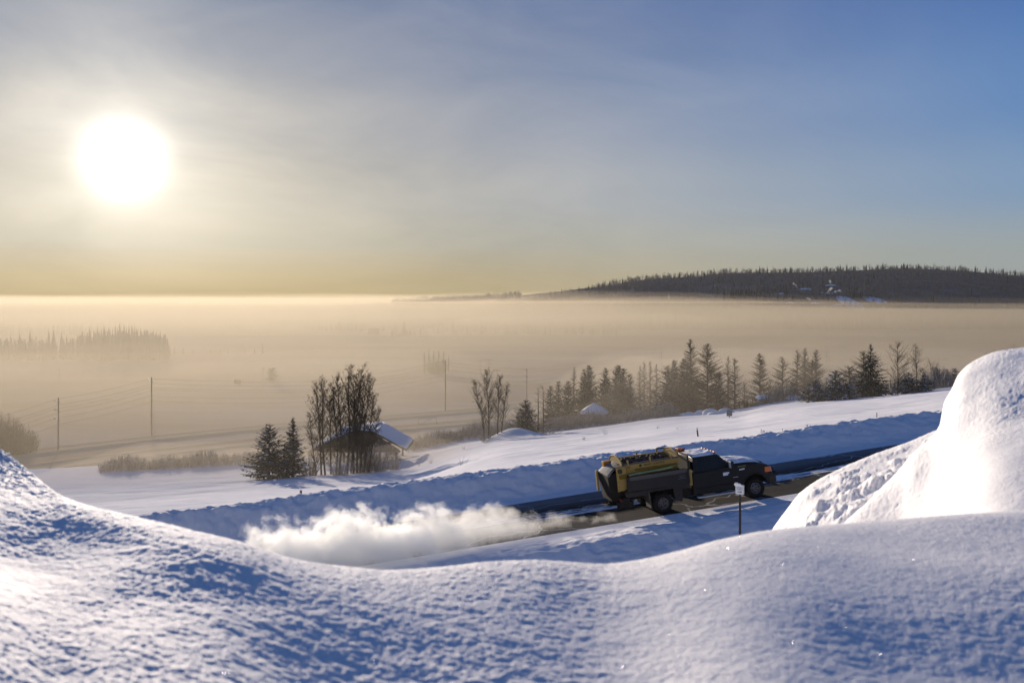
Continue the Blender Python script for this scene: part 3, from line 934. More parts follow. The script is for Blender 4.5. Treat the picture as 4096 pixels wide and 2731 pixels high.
def aspen_mesh(h, seed, leaves=0.6, spread=0.30, lean=(0, 0), w=0.02, first=0.25, upr=(0.8, 1.9)):
    rnd = random.Random(seed); tb = TB(); tr = MB(); lf = TB()
    lx, ly = lean
    cx, cy = rnd.uniform(-.02, .02) * h, rnd.uniform(-.02, .02) * h
    tp = lambda q: Vector((lx * h * q ** 1.3 + cx * math.sin(q * 5), ly * h * q ** 1.3 + cy * math.sin(q * 4), h * q))
    tr.tube([tp(0) - Vector((0, 0, .6))] + [tp(q) for q in (0.02, .2, .4, .6, .8, 1.0)], [.011 * h + .02, .0095 * h + .02, .008 * h + .012, .006 * h + .012, .004 * h + .01, .003 * h + .006, .006], 6)
    n = int(h * 8.0)
    for i in range(n):
        q = first + (0.97 - first) * (i + rnd.random()) / n
        az = rnd.uniform(0, 6.283); L = h * spread * (1 - q) ** 0.55 * rnd.uniform(0.35, 1.0) * min(1, 0.5 + q)
        b0 = tp(q); up = rnd.uniform(*upr)
        di = Vector((math.cos(az), math.sin(az), up)).normalized()
        k1 = Vector((math.cos(az + 1.5), math.sin(az + 1.5), 0)) * rnd.uniform(-.1, .1) * L
        pt = lambda t: b0 + di * (L * t) + Vector((0, 0, 0.22 * L * t * t)) + k1 * math.sin(t * 3)
        tb.rib([pt(0), pt(.3), pt(.65), pt(1)], w * (0.7 + 0.35 * L / 2), rnd)
        for k in range(int(3 + 3.2 * L)):
            t = rnd.uniform(0.25, 1.0); a2 = rnd.uniform(0, 6.283); s = rnd.uniform(0.25, 0.8) * (0.5 + 0.25 * L)
            d2 = Vector((math.cos(a2) * .7, math.sin(a2) * .7, rnd.uniform(0.3, 1.3))).normalized() * s
            p = pt(t); tb.rib([p, p + d2 * .5, p + d2], w * 0.45, rnd)
            m = rnd.random()
            if m < leaves * (0.35 + q * 0.8):
                for _ in range(rnd.randint(1, 5)):
                    pp = p + d2 * rnd.uniform(0.3, 1.05) + Vector((rnd.uniform(-.07, .07), rnd.uniform(-.07, .07), rnd.uniform(-.1, .04)))
                    dd = Vector((rnd.uniform(-1, 1), rnd.uniform(-1, 1), rnd.uniform(-1.4, .3))).normalized() * rnd.uniform(0.08, 0.17)
                    lf.leaf(pp, dd, rnd.uniform(0.03, 0.06), Vector((rnd.uniform(-1, 1), rnd.uniform(-1, 1), rnd.uniform(-1, 1))))
    return tb, tr, lf


def bush_mesh(h, r, seed, n=60, w=0.012, sub=7, leaves=0, foot=0.35):
    rnd = random.Random(seed); tb = TB()
    for i in range(n):
        az = rnd.uniform(0, 6.283); o = rnd.random() ** 0.6; L = h * rnd.uniform(0.6, 1.05) * (1.05 - 0.35 * o - (0.35 * o * o if foot > .5 else 0))
        b0 = Vector((math.cos(az) * o * r * foot, math.sin(az) * o * r * foot, -0.3))
        out = Vector((math.cos(az), math.sin(az), 0)) * (o * r * max(0.1, 1 - foot - .05))
        pt = lambda t: b0 + Vector((0, 0, (L + 0.3) * t)) + out * (t ** 1.4)
        tb.rib([pt(0), pt(.35), pt(.7), pt(1)], w, rnd)
        for k in range(sub):
            t = rnd.uniform(0.15, 1); s = rnd.uniform(0.12, 0.32) * h * 0.6; a2 = rnd.uniform(0, 6.283)
            tb.leaf(pt(t), Vector((math.cos(a2) * .8, math.sin(a2) * .8, rnd.uniform(0.1, 1.2))).normalized() * s, w * 0.9 + leaves * 0.02)
    return tb


GROUPS = {}


def at_pix(u, D):
    x = xat(u, D); return x, D, Hs(x, D)


def place_tree(kind, u, vtop, D, label, seed, r=None, name=None, mats=None, group=None, **kw):
    x, y, z = at_pix(u, D)
    h = max(1.0, zat(vtop, D) - z)
    nm = name or {'spruce': 'spruce_tree', 'larch': 'larch_tree', 'aspen': 'aspen_tree'}[kind]
    root = empty(nm, (x, y, z - 0.05), random.Random(seed).uniform(0, 6.28) if kind != 'aspen' else 0, label, 'tree', group)
    if kind == 'spruce':
        tb, tr = spruce_mesh(h, r or h * 0.27, seed, **kw)
        tr.build('trunk', M['bark'], root, smooth=True); tb.build('crown', mats or M['needle'], root)
    elif kind == 'larch':
        tb, tr = larch_mesh(h, r or h * 0.2, seed, **kw)
        tr.build('trunk', M['bark'], root, smooth=True); tb.build('crown', mats or M['twig'], root)
    else:
        tb, tr, lf = aspen_mesh(h, seed, **kw)
        tr.build('trunk', M['bark'], root, smooth=True); tb.build('branches', M['twig'], root)
        if lf.f: lf.build('leaves', M['dead_leaf'], root)
    return root, h


# --- two spruces at the left end of the aspens
t1, h1 = place_tree('spruce', 618, 972, 110, 'broad snow-dusted spruce at the outer end, beside a slimmer pointed one', 11, r=3.7, gap=0.30, sprays=20, droop=0.08, power=0.66, irregular=0.42, fat=1.15)
snow_pads(h1, 2.5, 5, 26, M['snow_thing'], t1)
t2, h2 = place_tree('spruce', 673, 958, 112, 'slimmer pointed spruce between the broad spruce and the leafy aspens', 12, r=3.4, gap=0.30, sprays=19, droop=0.12, power=0.85, irregular=0.42, fat=1.15)
snow_pads(h2, 2.1, 6, 12, M['snow_thing'], t2)

# --- the aspen clump in front of the shelter
asp = [(736, 869, 747, 'thin aspen stem with a forked top on the spruce side of the clump', .0),
       (727, 876, 738, 'short outer aspen leaning away beside the slim spruce', -.03),
       (706, 946, 727, 'small leaning aspen sapling next to the slim spruce', -.09),
       (768, 880, 772, 'aspen with a dark knot of leaves at its tip', 0),
       (780, 860, 779, 'slender aspen just outside the two tallest of the clump', 0),
       (805, 838, 797, 'tallest aspen of the clump, top reaching above all others', .02),
       (820, 858, 806, 'aspen standing between the two tallest stems of the clump', .03),
       (830, 840, 812, 'stout second tallest aspen in the middle of the clump', .04),
       (843, 857, 820, 'aspen leaning over the ridge of the shelter roof', .05),
       (852, 868, 828, 'leafy aspen just beyond the stout middle stem', .06),
       (864, 903, 835, 'shorter leafy aspen leaning toward the open end of the shelter', .08),
       (874, 935, 845, 'low outermost aspen leaning over the shelter eave', .1),
       (757, 905, 760, 'thin aspen with few leaves inside the clump near its spruce side', 0)]
for i, (ut, vt, ub, lab, ln) in enumerate(asp):
    D = 116 + (i * 37 % 7) * 0.7
    x, y, z = at_pix(ub, D); h = zat(vt, D) - z
    lean = ((xat(ut, D) - x) / h, 0)
    root = empty('aspen_tree', (x, y, z - .05), 0, lab, 'tree', 'aspens clumped in front of the shelter')
    tb, tr, lf = aspen_mesh(h, 100 + i, leaves=0.55, spread=0.38, lean=lean, w=0.021, first=0.08)
    tr.build('trunk', M['bark'], root, smooth=True); tb.build('branches', M['twig'], root); lf.build('leaves', M['dead_leaf'], root)


def bush(u, D, h, r, label, seed, n=70, mat='twig', w=0.014, name='bush', group=None, sub=7):
    x, y, z = at_pix(u, D)
    o = bush_mesh(h, r, seed, n, w, sub).build(name, M[mat], None); o.location = (x, y, z)
    return tag(o, label, 'bush', group)


bush(782, 114, 2.6, 2.2, 'low frosted scrub in front of the aspen stems', 38, 110, 'brush', 0.016)
bush(905, 122, 2.4, 1.6, 'small frosted scrub reaching toward the shelter post', 39, 70, 'brush', 0.016)
bush(868, 120, 4.2, 3.2, 'frosty tangled willow bush under the open end of the shelter roof', 31, 120, 'brush', 0.02)
bush(835, 118, 3.6, 2.6, 'dense twiggy undergrowth bush at the foot of the leafy aspens', 32, 110, 'twig', 0.018)
bush(712, 116, 3.2, 2.0, 'ragged bush filling the gap between slim spruce and aspens', 33, 90, 'twig', 0.018)
bush(893, 126, 1.6, 0.8, 'small dry sapling beside the shelter post', 34, 16, 'twig', 0.014)
bush(938, 175, 4.0, 3.4, 'pale frosted shrub at the start of the brush beyond the shelter', 35, 70, 'frost', 0.03)
bush(1120, 141, 1.4, 2.6, 'low dry scrub around the feet of the three aspens', 36, 60, 'brush', 0.02)
bush(1255, 147, 1.2, 3.0, 'low frosted scrub beneath the bare birch', 37, 60, 'brush', 0.02)

# --- the second group: aspens, spruce, birch
for ut, vt, ub, lab, sd in [(1118, 847, 1122, 'tall bare-topped aspen, the highest of the trio beyond the snow mound', 140),
                            (1147, 862, 1143, 'aspen with dark hanging leaves, the middle one of the trio', 141),
                            (1166, 882, 1152, 'slender aspen leaning toward the dark lone spruce', 142),
                            (1091, 873, 1112, 'low branching aspen leaning away from the trio', 143)]:
    D = 142; x, y, z = at_pix(ub, D); h = zat(vt, D) - z
    root = empty('aspen_tree', (x, y, z - .05), 0, lab, 'tree', 'aspens beside the lone spruce')
    tb, tr, lf = aspen_mesh(h, sd, leaves=0.25, spread=0.42, lean=((xat(ut, D) - x) / h, 0), w=0.026, first=0.14)
    tr.build('trunk', M['bark'], root, smooth=True); tb.build('branches', M['twig'], root); lf.build('leaves', M['dead_leaf'], root)
place_tree('spruce', 1207, 917, 146, 'dark squat lone spruce beside the snow mound', 21, r=3.2, gap=0.2, sprays=15, droop=0.1, power=0.6, irregular=0.2)
place_tree('larch', 1247, 884, 152, 'bare twiggy birch just beyond the lone dark spruce', 22, r=2.6, name='birch_tree', dens=1.3, power=0.45, fine=1.3)
place_tree('larch', 1235, 887, 158, 'faint bare birch half hidden between the lone spruce and its neighbour', 23, r=2.2, name='birch_tree', dens=1.1, power=0.5)

# --- the long row beyond the field rim
row = [
    # kind, u, vtop, D, r, label
    ('s', 1265, 883, 205, 3.0, 'low dark pine, the first of the dark row after the birches'),
    ('s', 1282, 873, 208, 3.2, 'stumpy pine with an open top, second of the dark row'),
    ('s', 1305, 872, 206, 3.6, 'full pointed spruce just before the bare larch and the snowy pavilion'),
    ('l', 1320, 840, 212, 2.2, 'thin bare larch rising over the low pines before the pavilion'),
    ('s', 1342, 846, 205, 3.4, 'twin-topped pine whose lower crown touches the snowy pavilion'),
    ('s', 1353, 837, 207, 3.9, 'tallest dark pine standing directly behind the snowy pavilion roof'),
    ('s', 1392, 844, 204, 3.4, 'narrow-topped spruce just beyond the pavilion roof'),
    ('s', 1420, 838, 208, 4.2, 'broad bushy pine with a wide dark crown beyond the pavilion'),
    ('s', 1432, 843, 204, 3.6, 'bushy pine fused with the broad one beside it'),
    ('s', 1447, 857, 202, 3.0, 'shorter pointed pine closing the dark pavilion group'),
    ('l', 1470, 836, 214, 2.0, 'spindly bare larch, first of the pale cluster in the gap'),
    ('l', 1479, 829, 218, 2.2, 'spindly bare larch, second of the pale cluster in the gap'),
    ('l', 1494, 827, 216, 2.2, 'tallest spindly larch of the pale cluster in the gap'),
    ('l', 1507, 834, 212, 2.0, 'last spindly larch of the pale cluster, before the dark spruces'),
    ('s', 1533, 839, 196, 4.0, 'rounded dark spruce at the foot of the tallest larches'),
    ('s', 1548, 824, 199, 3.4, 'pointed black spruce below the tallest larch'),
    ('s', 1571, 820, 197, 3.8, 'dense black spruce nearly hiding the tallest larch trunk'),
    ('d', 1585, 776, 200, 3.9, 'tallest larch of the whole row with a dense narrow crown'),
    ('d', 1623, 787, 194, 5.2, 'wide symmetrical larch with upswept limbs beside the tallest one'),
    ('s', 1651, 852, 198, 3.0, 'small dark spruce in the lap of the wide larch'),
    ('l', 1673, 816, 204, 2.0, 'very thin larch, the first of the two slim ones after the wide larch'),
    ('l', 1686, 820, 198, 2.8, 'slim feathery larch, second of the two after the wide larch'),
    ('d', 1746, 809, 198, 4.0, 'dense pyramid-shaped larch standing alone before a gap'),
    ('l', 1797, 817, 200, 4.0, 'open airy larch with visible limbs, behind the snow-capped huts'),
    ('l', 1831, 801, 206, 3.2, 'first of the three slender larches standing close together'),
    ('l', 1850, 797, 210, 2.8, 'middle one of the three slender larches standing close together'),
    ('l', 1874, 800, 204, 3.0, 'last of the three slender larches, next to the utility poles'),
    ('r', 1866, 830, 202, 4.4, 'round-topped leafless tree in front of the three slender larches'),
    ('s', 1822, 871, 192, 2.6, 'small dark spruce under the three slender larches'),
    ('l', 1984, 804, 180, 4.2, 'hazy wide larch leaning behind the tall drooping spruce'),
    ('r', 1952, 842, 186, 3.4, 'faint small leafless tree before the tall drooping spruce'),
]
bush_seed = 300
for i, (k, u, vt, D, r, lab) in enumerate(row):
    g = 'trees in the row beyond the field'
    if k == 's': place_tree('spruce', u, vt, D, lab, 200 + i, r=r * 1.3, group=g, gap=0.34, sprays=17, droop=0.08, power=0.58, irregular=0.3, fat=1.7)
    elif k == 'l': place_tree('larch', u, vt, D, lab, 200 + i, r=r * 1.35, group=g, dens=2.1, fine=2.6, tw=0.045, power=0.6)
    elif k == 'd': place_tree('larch', u, vt, D, lab, 200 + i, r=r * 1.2, group=g, dens=2.6, fine=3.2, tw=0.05, power=0.62)
    elif k == 'r': place_tree('larch', u, vt, D, lab, 200 + i, r=r * 1.25, group=g, dens=2.2, fine=3.4, tw=0.03, power=0.28, clear=0.12, name='birch_tree')

near_row = [
    ('s', 1873, 874, 150, 2.9, 'wide snow-laden spruce, first of the three low ones by the rim'),
    ('s', 1919, 851, 148, 3.0, 'tallest of the three low snow-laden spruces by the rim'),
    ('s', 1946, 880, 146, 2.4, 'smallest of the three low snow-laden spruces by the rim'),
    ('f', 2000, 789, 150, 3.6, 'tall drooping spruce with a bare spire standing alone on the rim'),
    ('b', 2062, 787, 148, 5.2, 'large spreading birch with fine drooping twigs'),
    ('b', 2104, 789, 149, 3.2, 'slimmer birch beside the large spreading one'),
    ('s', 2086, 855, 146, 2.4, 'small spruce standing inside the large birch crown'),
    ('s', 2123, 856, 145, 1.9, 'slender young spruce at the foot of the slimmer birch'),
    ('s', 2151, 842, 175, 3.2, 'first of the three fog-veiled spruces beside the big snow mound'),
    ('s', 2174, 846, 178, 3.2, 'middle one of the three fog-veiled spruces beside the big snow mound'),
    ('s', 2193, 845, 172, 3.2, 'last of the three fog-veiled spruces, touching the big snow mound'),
    ('b', 2138, 830, 182, 3.4, 'faint leafless tree between slimmer birch and fog-veiled spruces'),
    ('b', 1770, 870, 185, 3.0, 'low leafless tree hanging over the first snow-capped hut'),
    ('b', 1710, 880, 180, 4.0, 'spreading leafless shrub-like tree behind the first snow-capped hut'),
]
for i, (k, u, vt, D, r, lab) in enumerate(near_row):
    g = 'trees at the field rim'
    if k == 's':
        o, h = place_tree('spruce', u, vt, D, lab, 260 + i, r=r * 1.35, group=g, gap=0.23, sprays=16, droop=0.2, power=0.66, fat=1.25, mats=M['needle_snowy'], irregular=0.25)
        if i < 3: snow_pads(h, r * .9, 70 + i, 16, M['snow_thing'], o)
    elif k == 'f': place_tree('spruce', u, vt, D, lab, 260 + i, r=r * 1.25, group=g, gap=0.25, sprays=15, droop=0.45, power=1.0, irregular=0.3)
    else: place_tree('aspen', u, vt, D, lab, 260 + i, group=g, name='birch_tree', leaves=0, spread=0.60 if i != 5 else 0.42, w=0.028, upr=(0.25, 1.3), first=0.08)


# --- undergrowth that nobody could count
def strip(name, us, depth_off, width, height, dens, mat, label, seed, wob=0.3):
    rnd = random.Random(seed); tb = TB()
    u0, u1 = us; n = int(dens * (xat(u1, 150) - xat(u0, 150)))
    for i in range(n):
        u = rnd.uniform(u0, u1); D = float(edge_d(u)) + depth_off + rnd.uniform(0, width)
        x = xat(u, D); z = Hs(x, D)
        fade = min(1, (u - u0) / 25, (u1 - u) / 25)
        hh = height * rnd.uniform(0.55, 1.05) * (0.35 + 0.65 * fade) * (1 + wob * math.sin(u * 0.05) * math.sin(u * 0.021 + 1))
        for q in range(3):
            a = rnd.uniform(0, 6.28)
            d = Vector((math.cos(a) * 0.28, math.sin(a) * 0.28, 1)).normalized() * hh * rnd.uniform(.7, 1)
            tb.leaf(Vector((x + rnd.uniform(-.2, .2), D, z - 0.1)), d, rnd.uniform(0.03, 0.06))
        if rnd.random() < 0.9:
            a = rnd.uniform(0, 6.28)
            tb.leaf(Vector((x, D, z + hh * rnd.uniform(.45, .9))), Vector((math.cos(a), math.sin(a), 0.25)) * rnd.uniform(.2, .4), 0.09)
    o = tb.build(name, mat, None)
    return tag(o, label, kind='stuff')


strip('brush', (935, 1560), 1.5, 9, 2.6, 60, M['brush'], 'frosted knee-high to head-high brush along the far rim of the field', 5)
strip('brush', (228, 700), 2.0, 7, 1.8, 45, M['brush'], 'dry brush strip along the rim of the field beside the two spruces', 6)
strip('undergrowth', (1290, 1760), 14, 22, 3.4, 60, M['twig'], 'dark undergrowth beneath the row of trees', 7)
strip('undergrowth', (1740, 2210), 6, 30, 3.6, 60, M['frost'], 'frosted undergrowth between the trees above the field', 8)


# ------------------------------------------------------------------ far trees
def far_spruce(seed, h=14.0, r=2.6):
    rnd = random.Random(seed); v = []; f = []
    lv = 15; nk = 9
    for i in range(lv):
        q = i / lv; z0 = h * (0.06 + 0.93 * q); z1 = z0 + h * 0.115
        rr = r * (1 - q) ** 0.9 * rnd.uniform(0.78, 1.12) + 0.12
        b = len(v); v.append((0, 0, z1))
        for k in range(nk * 2):
            a = 6.283 * k / (nk * 2) + rnd.uniform(-.1, .1); R = rr * (rnd.uniform(0.8, 1.15) if k % 2 else rnd.uniform(.35, .55))
            v.append((math.cos(a) * R, math.sin(a) * R, z0 - (0.03 * h if k % 2 else -0.01 * h)))
        for k in range(nk * 2): f.append((b, b + 1 + k, b + 1 + (k + 1) % (nk * 2)))
    return v, f


def far_decid(seed, h=11.0, r=3.0, n=60):
    rnd = random.Random(seed); tb = TB()
    for i in range(n):
        a = rnd.uniform(0, 6.28); q = rnd.uniform(0.25, 1.0); rr = r * math.sin(min(1, (1.05 - q) * 1.9) * 1.57) * rnd.uniform(0.1, 1)
        p = Vector((math.cos(a) * rr * .7, math.sin(a) * rr * .7, h * (q - 0.12)))
        tb.leaf(p, Vector((math.cos(a) * .5, math.sin(a) * .5, 1.2)).normalized() * h * rnd.uniform(.12, .22), h * 0.02)
    for i in range(7):
        a = rnd.uniform(0, 6.28); tb.rib([Vector((0, 0, 0)), Vector((math.cos(a) * r * .3, math.sin(a) * r * .3, h * .5)), Vector((math.cos(a) * r * .5, math.sin(a) * r * .5, h * .8))], h * .008, rnd)
    return tb.v, tb.f


FS = [bpy.data.meshes.new('far_spruce') for _ in range(4)]
for i, me in enumerate(FS):
    v, f = far_spruce(40 + i, 14.0, 2.5 - 0.25 * i); me.from_pydata(v, [], f); me.update(); me.materials.append(M['needle_far'])
FT = bpy.data.meshes.new('far_trunk'); _t = MB(); _t.tube([(0, 0, -1), (0, 0, 12)], [.18, .05], 5); FT.from_pydata(_t.v, [], _t.f); FT.update(); FT.materials.append(M['bark'])


def small_spruce(x, y, z, h, label, group, wide=1.0, seed=0, trunk=True):
    o = bpy.data.objects.new('spruce_tree', None); COL.objects.link(o); o.location = (x, y, z); o.scale = (h / 14 * wide,) * 2 + (h / 14,)
    o.rotation_euler = (0, 0, seed * 1.7)
    tag(o, label, 'tree', group)
    for nm, me in (('crown', FS[seed % 4]), ('trunk', FT)):
        c_ = bpy.data.objects.new(nm, me); COL.objects.link(c_); c_.parent = o
    return o


rnd = random.Random(77)
G1 = 'spruces along the top of the foggy wood'
tops = [(25, 775), (45, 765), (69, 758), (112, 757), (123, 758), (141, 764), (153, 769), (190, 759), (206, 753), (216, 757), (224, 752), (233, 756), (239, 750), (250, 752), (258, 757),
        (265, 748), (270, 754), (275, 743), (285, 748), (290, 753), (296, 750), (303, 748), (308, 752), (313, 753), (323, 756), (331, 758), (338, 756), (345, 760), (352, 758), (360, 762), (368, 760), (380, 766)]
for i, (u, v) in enumerate(tops):
    D = 520 + rnd.uniform(0, 40); x = xat(u, D); z = -32.0; h = zat(v, D) - z
    lab = {2: 'lone tall pointed spruce at the thin end of the foggy wood', 3: 'first of a close pair of tall spruces in the foggy wood', 4: 'second of a close pair of tall spruces in the foggy wood',
           17: 'tallest spruce in the middle of the foggy wood', 31: 'last low spruce at the open-field end of the foggy wood'}.get(i, 'dark spruce spire in the dense middle of the foggy wood')
    small_spruce(x, D, z, h, lab, G1, 0.9, i)
young = [(400, 794), (421, 795), (443, 799), (484, 796), (505, 797), (525, 795), (545, 801), (564, 794), (585, 794), (603, 790)]
for i, (u, v) in enumerate(young):
    D = 600; x = xat(u, D); h = zat(v, D) + 32
    small_spruce(x, D, -32, h, 'young spruce in the evenly spaced row on the foggy plain' if 0 < i < 9 else ('young spruce beginning the spaced row, nearest the wood' if i == 0 else 'young spruce ending the spaced row, farthest from the wood'),
                 'young spruces planted in a row', 1.0, i)


def wood_mesh(name, V, Fc, mat, label):
    li = []; lt = []
    for f, off in Fc:
        for k in f: lt.append(len(k))
        li.append(np.array([i for k in f for i in k], np.int32) + off)
    li = np.concatenate(li); lt = np.array(lt, np.int32); ls = np.concatenate([[0], np.cumsum(lt)[:-1]]).astype(np.int32)
    me = bpy.data.meshes.new(name); me.vertices.add(len(V)); me.vertices.foreach_set('co', V.astype(np.float32).ravel())
    me.loops.add(len(li)); me.loops.foreach_set('vertex_index', li)
    me.polygons.add(len(lt)); me.polygons.foreach_set('loop_start', ls); me.polygons.foreach_set('loop_total', lt)
    me.update(calc_edges=True); me.materials.append(mat)
    o = bpy.data.objects.new(name, me); COL.objects.link(o)
    return tag(o, label, kind='stuff')


def scatter_wood(name, label, spots, mat, dec=0.5, seed=1):
    """spots: list of (x, y, z, h, w)"""
    rnd = random.Random(seed); V = []; Fc = []
    protoS = [far_spruce(900 + k, 14.0, 2.4) for k in range(3)]; protoD = [far_decid(920 + k, n=26) for k in range(4)]
    protoS = [(np.array(v), f) for v, f in protoS]; protoD = [(np.array(v), f) for v, f in protoD]
    off = 0
    for (x, y, z, h, w) in spots:
        if rnd.random() < dec: v, f = protoD[rnd.randrange(4)]; s = h / 11
        else: v, f = protoS[rnd.randrange(3)]; s = h / 14
        a = rnd.uniform(0, 6.28); ca, sa = math.cos(a), math.sin(a)
        vx = (v[:, 0] * ca - v[:, 1] * sa) * s * w + x; vy = (v[:, 0] * sa + v[:, 1] * ca) * s * w + y; vz = v[:, 2] * s + z
        V.append(np.stack([vx, vy, vz], 1)); Fc.append((f, off)); off += len(v)
    return wood_mesh(name, np.concatenate(V), Fc, mat, label)


# wood below the spires at the left
wood = []
wood_top = tab([(-300, 770), (-60, 778), (60, 780), (150, 782), (190, 768), (275, 760), (345, 764), (385, 775), (392, 800)])
for i in range(420):
    u = rnd.uniform(-260, 388); D = 525 + rnd.uniform(0, 70); h = max(4, (zat(float(wood_top(u)), 530) + 32) * rnd.uniform(0.75, 1.0)); wood.append((xat(u, D), D, -32, h, 1.1))
scatter_wood('foggy_wood', 'dense mixed wood standing on the foggy valley floor', wood, M['needle_far'], 0.45, 3)
# fainter belts farther out
belt = []
for (u0, u1, D0, D1, v, n) in [(-200, 330, 900, 1100, 742, 260), (700, 930, 1000, 1100, 738, 70), (900, 1000, 860, 920, 755, 50), (990, 1420, 900, 1100, 741, 260), (1380, 2400, 1050, 1250, 722, 520), (420, 560, 1100, 1200, 737, 50)]:
    for i in range(n):
        u = rnd.uniform(u0, u1); D = rnd.uniform(D0, D1); belt.append((xat(u, D), D, -32, max(5, (zat(v, D) + 32) * rnd.uniform(0.5, 1.1)), 1.2))
scatter_wood('foggy_wood', 'faint belts of trees fading into the fog across the valley', belt, M['needle_far'], 0.4, 4)
small_spruce(xat(928, 840), 840, -32, zat(737, 840) + 32, 'single big spruce standing tall beside the distant billboard', 'lone spruces far across the plain', 1.9, 2)
small_spruce(xat(966, 860), 860, -32, zat(752, 860) + 32, 'squat spruce just beyond the single big one far across the plain', 'lone spruces far across the plain', 1.9, 1)
small_spruce(xat(1047, 880), 880, -32, zat(757, 880) + 32, 'small round-shouldered spruce in front of the faint tree belt', 'lone spruces far across the plain', 1.8, 3)


def blob_tree(u, D, vtop, r, label, seed, n=160, mat='twig', name='bare_tree', z=-32.0, w=0.03, cat='tree', sub=9, foot=0.35):
    x = xat(u, D); h = zat(vtop, D) - z
    root = empty(name, (x, D, z), 0, label, cat)
    mb = MB(); mb.tube([(0, 0, -.5), (0, 0, h * .45)], [.03 * h, .015 * h], 6); mb.build('trunk', M['bark'], root)
    bush_mesh(h, r, seed, n, w, sub, 0, foot).build('crown', M[mat], root)
    return root


place_tree('larch', 625, 845, 385, 'round leafless tree alone on the foggy plain near a shed', 61, r=3.4, name='bare_tree', dens=3.0, fine=2.5, tw=0.07, power=0.25, clear=0.15)
blob_tree(5, 208, 951, 7.5, 'huge round leafless thicket tree at the picture edge beside the utility pole', 62, 800, w=0.04, sub=14, foot=0.85)
for i, (u, v) in enumerate([(975, 806), (985, 801), (996, 802), (1007, 803), (1019, 805), (1030, 812)]):
    D = 430 + (i % 3) * 4; x = xat(u, D); h = zat(v, D) + 32
    root = empty('aspen_tree', (x, D, -32.3), 0, ['first aspen of the foggy clump behind the tall plain pole', 'second aspen of the foggy clump, its tallest', 'third aspen of the foggy clump, near its centre',
                 'fourth aspen of the foggy clump, near its centre', 'fifth aspen of the foggy clump, close to the pole top', 'last and lowest aspen of the foggy clump'][i], 'tree', 'aspens in a clump out on the plain')
    tb, tr, lf = aspen_mesh(h, 500 + i, leaves=0, spread=0.2, w=0.07, first=0.08)
    tr.build('trunk', M['bark'], root); tb.build('branches', M['twig'], root)
x = xat(1002, 433)
tag(bush_mesh(7, 7.5, 66, 160, 0.06, 8).build('bush', M['twig'], None), 'wide low thicket at the feet of the aspen clump on the plain', 'bush').location = (x, 433, -32)
bush(2320, 150, 4.5, 4.6, 'leafless bush tops peeping over the crest of the big snow mound', 67, 160, 'frost', 0.02).location = (xat(2322, 150), 150, zat(791, 150) - 4.6)
bpy.data.objects[-1] if False else None

# ------------------------------------------------------------------ the wooded hill above the fog
crest_v = tab([(800, 700), (930, 692), (1000, 688), (1130, 682), (1250, 672), (1400, 654), (1480, 641), (1600, 634), (1680, 626), (1830, 625), (1950, 621), (2080, 616), (2200, 621), (2352, 634), (2700, 662), (3300, 690), (3900, 700)])


def hill_z(x, y):
    u = CU + x / np.maximum(y, 1) * F
    Dc = 1750.0 + 500 * sstep(1500, 950, u)
    zc = -(crest_v(u) - HV) / F * Dc
    t = (y - 1080) / (Dc - 1080)
    tt = np.clip(t, 0, 1)
    z = -33 + (zc + 33) * (tt ** 1.25) * (1 - 0.0 * tt)
    z = z + np.where(t > 1, -0.25 * (y - Dc), 0)
    z = z + 7.0 * N1.fbm(x * 0.006 + 3, y * 0.004, 3) * np.sin(np.pi * tt) ** 1.0
    return z


def build_hill():
    uu = np.linspace(780, 3800, 260); yy = np.linspace(1060, 2500, 110)
    U, Y = np.meshgrid(uu, yy, indexing='ij'); X = xat(U, Y)
    m, nt, b = node_mat('hill_floor'); v = objco(nt)
    c = mixc(nt, ramp(nt, noise(nt, 0.02, 4, 0.6, v), [(0.4, 0.0), (0.7, 1.0)]), (0.14, 0.13, 0.125), (0.24, 0.23, 0.225))
    nt.links.new(c, b.inputs['Base Color']); b.inputs['Roughness'].default_value = 0.95; b.inputs['Specular IOR Level'].default_value = 0
    return tag(sheet('hill', X, Y, hill_z(X, Y), m), 'long wooded hill rising out of the fog', kind='structure')


build_hill()


def on_hill(u, v):
    """distance at which the slope is met by the line of sight through column u, row v"""
    ys = np.linspace(1100, 1740, 320); xs = xat(u, ys); zs = hill_z(xs, ys)
    vv = HV - zs / ys * F
    k = int(np.argmin(np.abs(vv - v))); return float(xs[k]), float(ys[k]), float(zs[k])


hs = []
rh = random.Random(9)
clear_spots = [(1850, 666), (1908, 660), (1924, 700), (1984, 698), (1915, 668), (1870, 697), (1960, 690), (1935, 690)]
for i in range(15000):
    u = rh.uniform(900, 2500); D = 1100 + (2250 - 1100) * rh.random() ** 0.8
    x = xat(u, D); z = float(hill_z(x, D))
    Dc = 1750 + (500 if u < 1200 else 0)
    if D > Dc + 40: continue
    v = HV - z / D * F
    if any(abs(u - a) < 15 and -3 < v - b_ < 9 for a, b_ in clear_spots): continue
    hs.append((x, D, z - 0.5, rh.uniform(6.0, 11.5), 1.6))
scatter_wood('hillside_forest', 'frosted leafless forest covering the distant hill', hs, M['frost'], 0.97, 5)
G2 = 'dark spruces on the distant hill'
sky_sp = [1140, 1165, 1190, 1215, 1240, 1262, 1275, 1290, 1310, 1330, 1352, 1370, 1400, 1430, 1455, 1500, 1560, 1610, 1640, 1690, 1722, 1745, 1762, 1790, 1815, 1862, 1899, 1908, 1925, 1930, 1945, 1956, 1960, 1975, 1990, 2011, 2017, 2028, 2035, 2045, 2060,
          2075, 2085, 2110, 2150, 2153, 2180, 2195, 2211, 2240, 2282, 2305, 2332, 2360]
